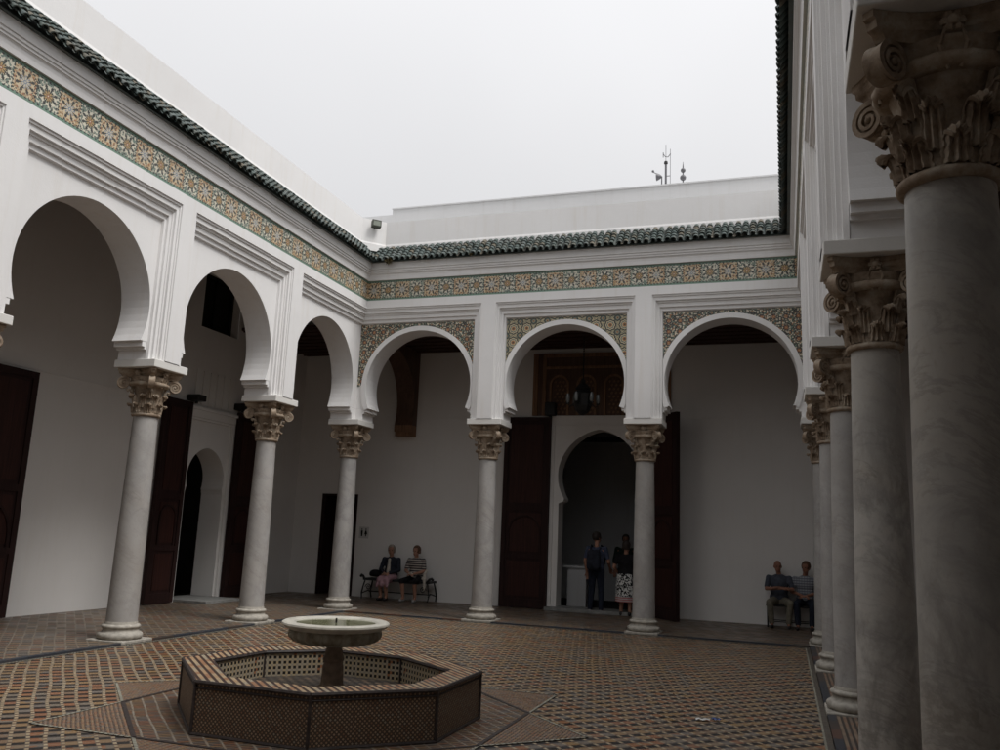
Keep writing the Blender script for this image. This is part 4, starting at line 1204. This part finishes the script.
def head(bl, c, d, s=1.0):
    """d: facing direction (unit, horizontal)"""
    d = Vector(d).normalized(); r = Vector((-d.y, d.x, 0)); R = Matrix((r, d, Vector((0, 0, 1)))).transposed()
    P = lambda x, y, z: Vector(c) + R @ Vector((x * s, y * s, z * s))
    bl.ball(P(0, -.012, .02), .098 * s, (.80, .98, 1.05), R)
    bl.ball(P(0, .018, -.045), .070 * s, (.84, .95, 1.05), R)
    bl.ball(P(0, .052, -.088), .026 * s, (1.1, .8, .8), R)           # chin
    bl.ball(P(0, .096, -.022), .014 * s, (.9, 1.2, 1.0), R); bl.limb(P(0, .080, .018), .010 * s, P(0, .100, -.020), .013 * s)
    bl.ball(P(0, .080, .030), .018 * s, (2.4, .7, .6), R)             # brow
    for q in (-1, 1): bl.ball(P(q * .080, -.004, -.005), .024 * s, (.35, .7, 1.1), R)
    bl.ball(P(0, .083, -.060), .012 * s, (1.8, .7, .7), R)
    return P, R
def face_bits(parent, P, R, s=1.0):
    for q in (-1, 1):
        e = MB(); sph(e, P(q * .030, .088, .004), .010 * s, 8, 6); e.build('eye', M['eye'], parent, smooth=60)
    l = MB(); sph(l, P(0, .094, -.060), .012 * s, 10, 6, (1.7, .7, .45)); l.build('mouth', M['lip'], parent, smooth=60)

def hand(bl, w, d, up, side, s=1.0, curl=.6):
    """palm at wrist w, fingers along d, up = back of hand, side=+1/-1 thumb side"""
    d = Vector(d).normalized(); up = (Vector(up) - d * Vector(up).dot(d)).normalized(); sd = d.cross(up) * side
    w = Vector(w)
    for k in range(4):
        o = (k - 1.5) * .019 * s
        bl.limb(w + sd * o * .7, .014 * s, w + d * .075 * s + sd * o, .0115 * s)
        L = (.066, .074, .070, .055)[k] * s; base = w + d * .082 * s + sd * o
        m = base + (d * math.cos(curl * .5) - up * math.sin(curl * .5)) * L * .55
        t_ = m + (d * math.cos(curl * 1.3) - up * math.sin(curl * 1.3)) * L * .5
        bl.chain([base, m, t_], [.0095 * s, .0085 * s, .0070 * s])
    b = w + d * .025 * s + sd * -.028 * s; bl.chain([b, b + (d * .7 - sd * .7) * .035 * s, b + (d * .95 - sd * .55) * .062 * s], [.012 * s, .010 * s, .0085 * s])

def rotz(v, a): c, s_ = math.cos(a), math.sin(a); return Vector((v[0] * c - v[1] * s_, v[0] * s_ + v[1] * c, v[2]))

def person(label, loc, rz, pose, S, build=1.0, top=None, bottom=None, skirt=None, hair=None, skin='skin', shoe='shoe', sleeve=.5, jacket=None, longpants=True, hair_len=0, headturn=0, group=None, height=1.0):
    """pose: joint table in local coordinates, person faces -y, x to their left"""
    root = thing('person', label, 'person', loc, rz, group)
    J = {k: Vector(v) for k, v in pose.items()}
    bl = Blob(); b = build
    # torso
    hip, ch, nk = J['hip'], J['chest'], J['neck']
    bl.ball(hip, .150 * b, (1.05, .78, .8)); bl.ball(hip.lerp(ch, .5), .135 * b, (1.0, .80, 1.1)); bl.ball(ch, .150 * b, (1.08, .76, 1.0))
    bl.limb(J['shl'].lerp(ch, .25), .062, J['shl'], .052); bl.limb(J['shr'].lerp(ch, .25), .062, J['shr'], .052)
    bl.limb(ch + Vector((0, 0, .10)), .062, nk, .050); bl.limb(nk, .050, J['head'] + Vector((0, .01, -.05)), .048)
    P, R = head(bl, J['head'], rotz(Vector((0, -1, 0)), headturn))
    for q in 'lr':
        bl.chain([J['sh' + q], J['el' + q], J['wr' + q]], [.050, .040, .026])
        sd = 1 if q == 'l' else -1
        hd = J.get('hd' + q, (J['wr' + q] - J['el' + q]).normalized())
        hand(bl, J['wr' + q] + (J['wr' + q] - J['el' + q]).normalized() * .02, hd, J.get('hu' + q, Vector((0, -.3, 1))), sd)
        bl.chain([J['hj' + q], J['kn' + q], J['an' + q]], [.082 * b, .056, .036])
        bl.limb(J['an' + q], .036, J['toe' + q], .028)
    body = bl.build('body', M[skin], root, .0085, 3)
    face_bits(body, P, R)
    if top:
        c = Blob(); g = .016
        c.ball(hip + Vector((0, 0, .04)), .155 * b + g, (1.03, .82, .62)); c.ball(hip.lerp(ch, .5), .140 * b + g, (1.03, .84, 1.1)); c.ball(ch, .153 * b + g, (1.06, .80, .98))
        c.limb(ch + Vector((0, 0, .06)), .085, ch + Vector((0, .0, .125)), .062)
        for q in 'lr':
            c.limb(J['sh' + q].lerp(ch, .3) + Vector((0, 0, .01)), .064, J['sh' + q] + Vector((0, 0, -.008)), .054)
            a, e_, w_ = J['sh' + q], J['el' + q], J['wr' + q]
            if sleeve <= 1: c.limb(a, .055, a.lerp(e_, sleeve), .053)
            else: c.chain([a, e_, e_.lerp(w_, sleeve - 1)], [.055, .049, .040])
        c.build('shirt' if not jacket else 'jacket', top, root, .011, 5)
    if bottom:
        c = Blob(); c.ball(hip + Vector((0, 0, -.03)), .158 * b, (1.05, .82, .75))
        for q in 'lr':
            e_ = 1.0 if longpants else .0
            c.limb(J['hj' + q], .096 * b, J['kn' + q], .070)
            if longpants: c.limb(J['kn' + q], .070, J['kn' + q].lerp(J['an' + q], .93), .056)
        c.build('trousers' if longpants else 'shorts', bottom, root, .011, 4)
    if hair:
        h = Blob(); d = rotz(Vector((0, -1, 0)), headturn)
        h.ball(P(0, -.020, .036), .112, (.84, .95, 1.0), R)
        if hair_len: h.ball(P(0, -.05, -.03), .09, (.98, .62, 1.0 + hair_len), R); 
        o = h.build('hair', hair, root, .010, 2)
        # keep the face free: drop the faces in front of the forehead plane
        bm = bmesh.new(); bm.from_mesh(o.data)
        kill = [v for v in bm.verts if (v.co - P(0, .056, 0)).dot(d) > 0 and v.co.z < P(0, 0, .075).z]
        kill += [v for v in bm.verts if v.co.z < P(0, 0, -.05 - hair_len * .09).z]
        bmesh.ops.delete(bm, geom=kill, context='VERTS'); bm.to_mesh(o.data); bm.free()
    if shoe:
        for q in 'lr':
            s = Blob(); a, t_ = J['an' + q], J['toe' + q]; dd = (t_ - a); dd.z = 0; dd.normalize()
            heel = Vector((a.x, a.y, t_.z)) - dd * .03
            s.limb(heel + Vector((0, 0, .008)), .036, t_ + Vector((0, 0, .004)), .036); s.limb(heel.lerp(t_, .45), .040, t_ - dd * .02, .038)
            s.limb(heel + Vector((0, 0, .01)), .036, heel + Vector((0, 0, .04)) + dd * .02, .034)
            s.build('shoe', M[shoe], root, .010, 2)
    return root, J, P, R

def seated(w=.2, seat=.50, lean=0.0, kneex=.12, kneeout=.0, foot=-.55, knee_z=.50, head_dx=0, torso=1.0, arms=None):
    T = torso
    p = dict(hip=(0, 0, seat + .10), chest=(0, -.02 + lean, seat + .10 + .33 * T), neck=(0, -.03 + lean, seat + .10 + .50 * T), head=(head_dx, -.06 + lean * 1.3, seat + .10 + .655 * T),
             shl=(w, -.02 + lean, seat + .10 + .43 * T), shr=(-w, -.02 + lean, seat + .10 + .43 * T),
             hjl=(.085, -.02, seat + .06), hjr=(-.085, -.02, seat + .06), knl=(kneex + kneeout, -.44, knee_z), knr=(-kneex - kneeout, -.44, knee_z),
             anl=(kneex, foot + .08, .085), anr=(-kneex, foot + .08, .085), toel=(kneex + .01, foot - .06, .035), toer=(-kneex - .01, foot - .06, .035),
             ell=(w + .05, -.08, seat + .10 + .17 * T), elr=(-w - .05, -.08, seat + .10 + .17 * T), wrl=(.05, -.27, seat + .18), wrr=(-.05, -.27, seat + .18),
             hdl=(-.8, -.5, -.1), hdr=(.8, -.5, -.1))
    if arms: p.update(arms)
    return p
# local -y is towards the court (camera side); local +x is screen right
M['navy'] = cloth('navy_cloth', (.026, .029, .040)); M['pink'] = cloth('pink_cloth', (.42, .25, .28)); M['black_c'] = cloth('black_cloth', (.014, .013, .015))
M['blue_c'] = cloth('faded_blue_cloth', (.06, .072, .115)); M['khaki'] = cloth('khaki_cloth', (.17, .155, .12)); M['jean'] = cloth('dark_denim', (.018, .022, .035))
M['steelblue'] = cloth('slate_blue_cloth', (.062, .070, .090)); M['greenblack'] = cloth('dark_green_cloth', (.014, .022, .016)); M['cream'] = cloth('cream_cloth', (.50, .46, .40))
def striped(name, a, b, pitch, axis=2, duty=.5, vert=None):
    m = Mat(name, .85, .15); tc = m.node('ShaderNodeTexCoord'); s = m.node('ShaderNodeSeparateXYZ'); m.nt.links.new(tc.outputs['Object'], s.inputs[0])
    f = (V(m.nt, s.outputs[axis]) / pitch).fract().gt(duty); c = m.mix(f, a, b)
    if vert: g = (V(m.nt, s.outputs[0]) / vert).fract().gt(.6); c = m.mix(g * .5, c, b)
    m.color(c); return m.mat
M['stripe_top'] = striped('striped_knit', (.42, .38, .34), (.035, .03, .035), .055)
M['check'] = striped('checked_shirt', (.30, .31, .33), (.12, .13, .16), .05, 2, .6, .05)
def skirt_mesh(root, rings, mat, name='skirt', uvs=False):
    mb = MB(); rows = []
    for (cx, cy, z, rx, ry) in rings:
        rows.append([(cx + rx * math.cos(a) * (1 + .02 * math.sin(9 * a)), cy + ry * math.sin(a) * (1 + .03 * math.sin(7 * a)), z) for a in [2 * PI * k / 48 for k in range(48)]])
    mb.grid(rows, close_u=True); return mb.build(name, mat, root, smooth=60)

# woman in dark jacket and pink skirt
pz = seated(.185, .44, 0, .07, 0, -.42, .46, 0, .92)
r, J, P, R = person('grey-haired seated woman in dark open jacket and pink skirt', (-.25, 2.95, GZ), 0, pz, 1, .98, M['navy'], None, hair=M['grey_hair'], sleeve=1.85, jacket=True, hair_len=.2, headturn=rad(14), group='people in the far gallery')
mb = Blob(); mb.limb((0, -.13, .93), .035, (0, -.165, .62), .05); mb.build('blouse', M['cream'], r, .011, 3)
sk = Blob()
for sx in (-1, 1): sk.limb((sx * .07, -.05, .52), .115, (sx * .075, -.42, .47), .085)
sk.limb((0, -.1, .50), .12, (0, -.40, .45), .10); sk.limb((0, -.41, .46), .09, (0, -.47, .36), .06)
for sx in (-1, 1): sk.limb((sx * .1, -.43, .45), .06, (sx * .13, -.47, .33), .03)
sk.build('skirt', M['pink'], r, .012, 4)
# woman in striped top and dark shorts
pz = seated(.185, .44, 0, .15, .01, -.42, .47, 0, .93, dict(wrl=(.06, -.28, .64), wrr=(-.06, -.28, .64)))
r2, J, P, R = person('seated woman in black and white striped top and dark knee-length shorts', (.40, 2.95, GZ), 0, pz, 1, 1.04, M['stripe_top'], M['black_c'], hair=M['brown_hair'], sleeve=.75, longpants=False, shoe='paleshoe', hair_len=.05, headturn=rad(-12), group='people in the far gallery')
mb = Blob(); mb.ball((0, -.32, .64), .045, (1.3, .6, .7)); o = mb.build('camera_case', M['cream'], None, .01, 1); o.name = 'white_pouch'; o.location = (.40, 2.95, GZ); tag(o, 'small white pouch held in the lap of the striped woman', 'pouch')
o = Blob(); o.ball((0, 0, .12), .12, (1.3, .8, .75)); o.limb((-.1, 0, .1), .06, (.1, 0, .1), .06); o = o.build('handbag', M['black_c'], None, .012, 3); o.location = (-.66, 2.95, GZ + .47); tag(o, 'black handbag lying on the bench beside the woman in pink', 'handbag')
o = Blob(); o.chain([(0, -.05, .20), (.02, -.2, .12), (.045, -.27, .0), (.055, -.26, -.18), (.05, -.26, -.24)], [.03, .035, .035, .03, .015]); o.limb((0, -.26, .02), .03, (.09, -.26, .02), .02)
o = o.build('white_scarf', M['cream'], None, .010, 2); o.location = (.68, 2.95, GZ + .52); tag(o, 'white cloth hanging over the bench end beside the striped woman', 'cloth')
# men on the right
pz = seated(.205, .45, 0, .16, .04, -.42, .50, -.02, 1.0, dict(ell=(.25, -.20, .76), elr=(-.25, -.20, .76), wrl=(-.02, -.34, .80), wrr=(.02, -.36, .78), hdl=(-1, -.1, -.1), hdr=(1, -.05, .0)))
person('bald seated man in slate blue shirt and khaki trousers with crossed arms', (8.52, 2.98, GZ), rad(2), pz, 1, 1.12, M['steelblue'], M['khaki'], skin='skin_d', sleeve=.8, headturn=rad(8), group='people in the far gallery')
pz = seated(.205, .45, 0, .13, .02, -.50, .50, .02, 1.0, dict(wrl=(.04, -.26, .66), wrr=(-.05, -.28, .66)))
person('seated man in pale checked shirt and dark jeans half hidden by the corner column', (9.03, 2.98, GZ), rad(-4), pz, 1, 1.10, M['check'], M['jean'], hair=M['brown_hair'], skin='skin_d', sleeve=.8, headturn=rad(-22), group='people in the far gallery')
# standing figures
def standing(h=1.72, w=.2, stance=.10, arms=None):
    k = h / 1.75
    p = dict(hip=(0, 0, .95 * k), chest=(0, .0, 1.27 * k), neck=(0, .01, 1.46 * k), head=(0, -.01, 1.625 * k), shl=(w, .01, 1.40 * k), shr=(-w, .01, 1.40 * k),
             hjl=(.09, 0, .90 * k), hjr=(-.09, 0, .90 * k), knl=(stance, -.02, .50 * k), knr=(-stance, -.01, .50 * k), anl=(stance + .02, .02, .09), anr=(-stance - .02, .03, .09),
             toel=(stance + .05, -.13, .035), toer=(-stance - .04, -.12, .035), ell=(w + .06, .03, 1.12 * k), elr=(-w - .06, .03, 1.12 * k), wrl=(w + .05, -.06, .88 * k), wrr=(-w - .05, -.06, .88 * k))
    if arms: p.update({a: Vector(b) for a, b in arms.items()})
    return p
pz = standing(1.76, .20, .11, dict(elr=(-.27, -.02, 1.12), wrr=(-.24, -.22, .98)))
r3, J, P, R = person('standing man seen from behind in blue T-shirt with dark backpack', (4.68, 3.06, GZ), rad(172), pz, 1, 1.05, M['blue_c'], M['jean'], hair=M['dark_hair'], shoe='paleshoe', sleeve=.7, headturn=rad(-35), group='people in the far gallery')
bp = thing('backpack', 'dark backpack worn by the standing man in blue', 'backpack', (4.68, 3.06, GZ), rad(172))
b = Blob(); b.limb((-.06, .20, 1.02), .10, (-.06, .19, 1.30), .09); b.limb((.06, .20, 1.02), .10, (.06, .19, 1.30), .09); b.ball((0, .27, 1.08), .10, (1, .55, .9)); b.build('pack', M['navy'], bp, .012, 3)
for sx in (-1, 1):
    b = MB(); b.tube([(sx * .10, .14, 1.36), (sx * .115, .04, 1.475), (sx * .125, -.09, 1.43), (sx * .14, -.16, 1.28), (sx * .16, -.08, 1.08), (sx * .12, .12, .98)], .016, 8); b.build('strap', M['navy'], bp, smooth=60)
pz = standing(1.58, .185, .08, dict(ell=(.27, .03, 1.02), elr=(-.27, .03, 1.02), wrl=(.22, -.14, .88), wrr=(-.22, -.14, .88)))
r4, J, P, R = person('standing woman in black top and patterned black-and-white skirt with red hem stripes', (5.35, 3.0, GZ), rad(172), pz, 1, 1.08, M['black_c'], None, hair=M['dark_hair'], sleeve=.6, hair_len=.15, group='people in the far gallery')
def skirt_mat():
    m = Mat('patterned_skirt', .85, .15); tc = m.node('ShaderNodeTexCoord'); s = m.node('ShaderNodeSeparateXYZ'); m.nt.links.new(tc.outputs['Object'], s.inputs[0])
    z = V(m.nt, s.outputs[2]); n = m.noise(tc.outputs['Object'], 17, 2, .5, 1.2)
    c = m.mix(n.gt(.50), (.62, .62, .60), (.02, .02, .022)); st = (z / .042).fract().gt(.45); c2 = m.mix(st, (.42, .10, .11), (.50, .46, .44))
    c = m.mix(z.lt(.41), c, c2); m.color(c); return m.mat
skirt_mesh(r4, [(0, 0, .93, .155, .125), (0, 0, .85, .20, .165), (0, 0, .6, .225, .19), (0, -.01, .30, .235, .20)], skirt_mat())
pz = standing(1.74, .21, .10)
person('third visitor in dark green standing inside the unlit doorway', (4.93, 5.3, GZ), rad(10), pz, 1, 1.1, M['greenblack'], M['black_c'], hair=M['dark_hair'], skin='skin_d', sleeve=1.8, group='people in the far gallery')

# ------------------------------------------------------------------ camera
F = Vector((-0.31444256, 0.93123523, 0.18419233)); R_ = Vector((0.949073, 0.31241783, 0.04068819)); U = Vector((0.01965469, -0.18760607, 0.98204769))
cam = bpy.data.objects.new('camera', bpy.data.cameras.new('camera')); COL.objects.link(cam)
mt = Matrix.Identity(4)
for i in range(3): mt[i][0], mt[i][1], mt[i][2] = R_[i], U[i], -F[i]
mt.translation = Vector((8.64555512, -15.91617418, 1.65)); cam.matrix_world = mt
cam.data.sensor_width = 36; cam.data.lens = 848.457 / 1000 * 36; cam.data.clip_end = 2000; cam.data.clip_start = .05
SC.camera = cam

# ------------------------------------------------------------------ light
SUN_EL, SUN_AZ = rad(57), rad(104)     # azimuth measured clockwise from +y (north)
w = bpy.data.worlds.new('World'); SC.world = w; w.use_nodes = True; nt = w.node_tree
bg = nt.nodes['Background']; sky = nt.nodes.new('ShaderNodeTexSky'); sky.sky_type = 'NISHITA'; sky.sun_disc = False
sky.sun_elevation = SUN_EL; sky.sun_rotation = SUN_AZ; sky.air_density = 1.6; sky.dust_density = 6; sky.ozone_density = 1
hs = nt.nodes.new('ShaderNodeHueSaturation'); hs.inputs['Saturation'].default_value = .10; nt.links.new(sky.outputs[0], hs.inputs['Color'])
# cloud deck: pale grey overcast, brighter overhead
tc = nt.nodes.new('ShaderNodeTexCoord'); sp = nt.nodes.new('ShaderNodeSeparateXYZ'); nt.links.new(tc.outputs['Generated'], sp.inputs[0])
Z = V(nt, sp.outputs[2]); nz = nt.nodes.new('ShaderNodeTexNoise'); nz.inputs['Scale'].default_value = 1.6; nz.inputs['Detail'].default_value = 3
nt.links.new(tc.outputs['Generated'], nz.inputs['Vector'])
lum = (Z.mx(0).pw(1.6) * 7.0 + 4.35) * (V(nt, nz.outputs['Fac']) * .26 + .87)
cc = nt.nodes.new('ShaderNodeCombineColor'); nt.links.new((lum * .985).s, cc.inputs[0]); nt.links.new((lum * .985).s, cc.inputs[1]); nt.links.new((lum * 1.008).s, cc.inputs[2])
mx = nt.nodes.new('ShaderNodeMix'); mx.data_type = 'RGBA'; mx.inputs[0].default_value = .82
nt.links.new(hs.outputs[0], mx.inputs[6]); nt.links.new(cc.outputs[0], mx.inputs[7]); nt.links.new(mx.outputs[2], bg.inputs[0]); bg.inputs[1].default_value = .1
sl = bpy.data.lights.new('sun', 'SUN'); sl.energy = 1.5; sl.angle = rad(22); sl.color = (1, .975, .95)
so = bpy.data.objects.new('sun', sl); COL.objects.link(so)
dirv = Vector((math.sin(SUN_AZ) * math.cos(SUN_EL), math.cos(SUN_AZ) * math.cos(SUN_EL), math.sin(SUN_EL)))
so.rotation_euler = dirv.to_track_quat('Z', 'Y').to_euler(); so.location = (20, -20, 30)
vs = SC.view_settings; vs.view_transform = 'Standard'; vs.look = 'None'; vs.exposure = .50; vs.gamma = 1
SC.cycles.max_bounces = 8; SC.cycles.diffuse_bounces = 5
SC.cycles.use_denoising = True
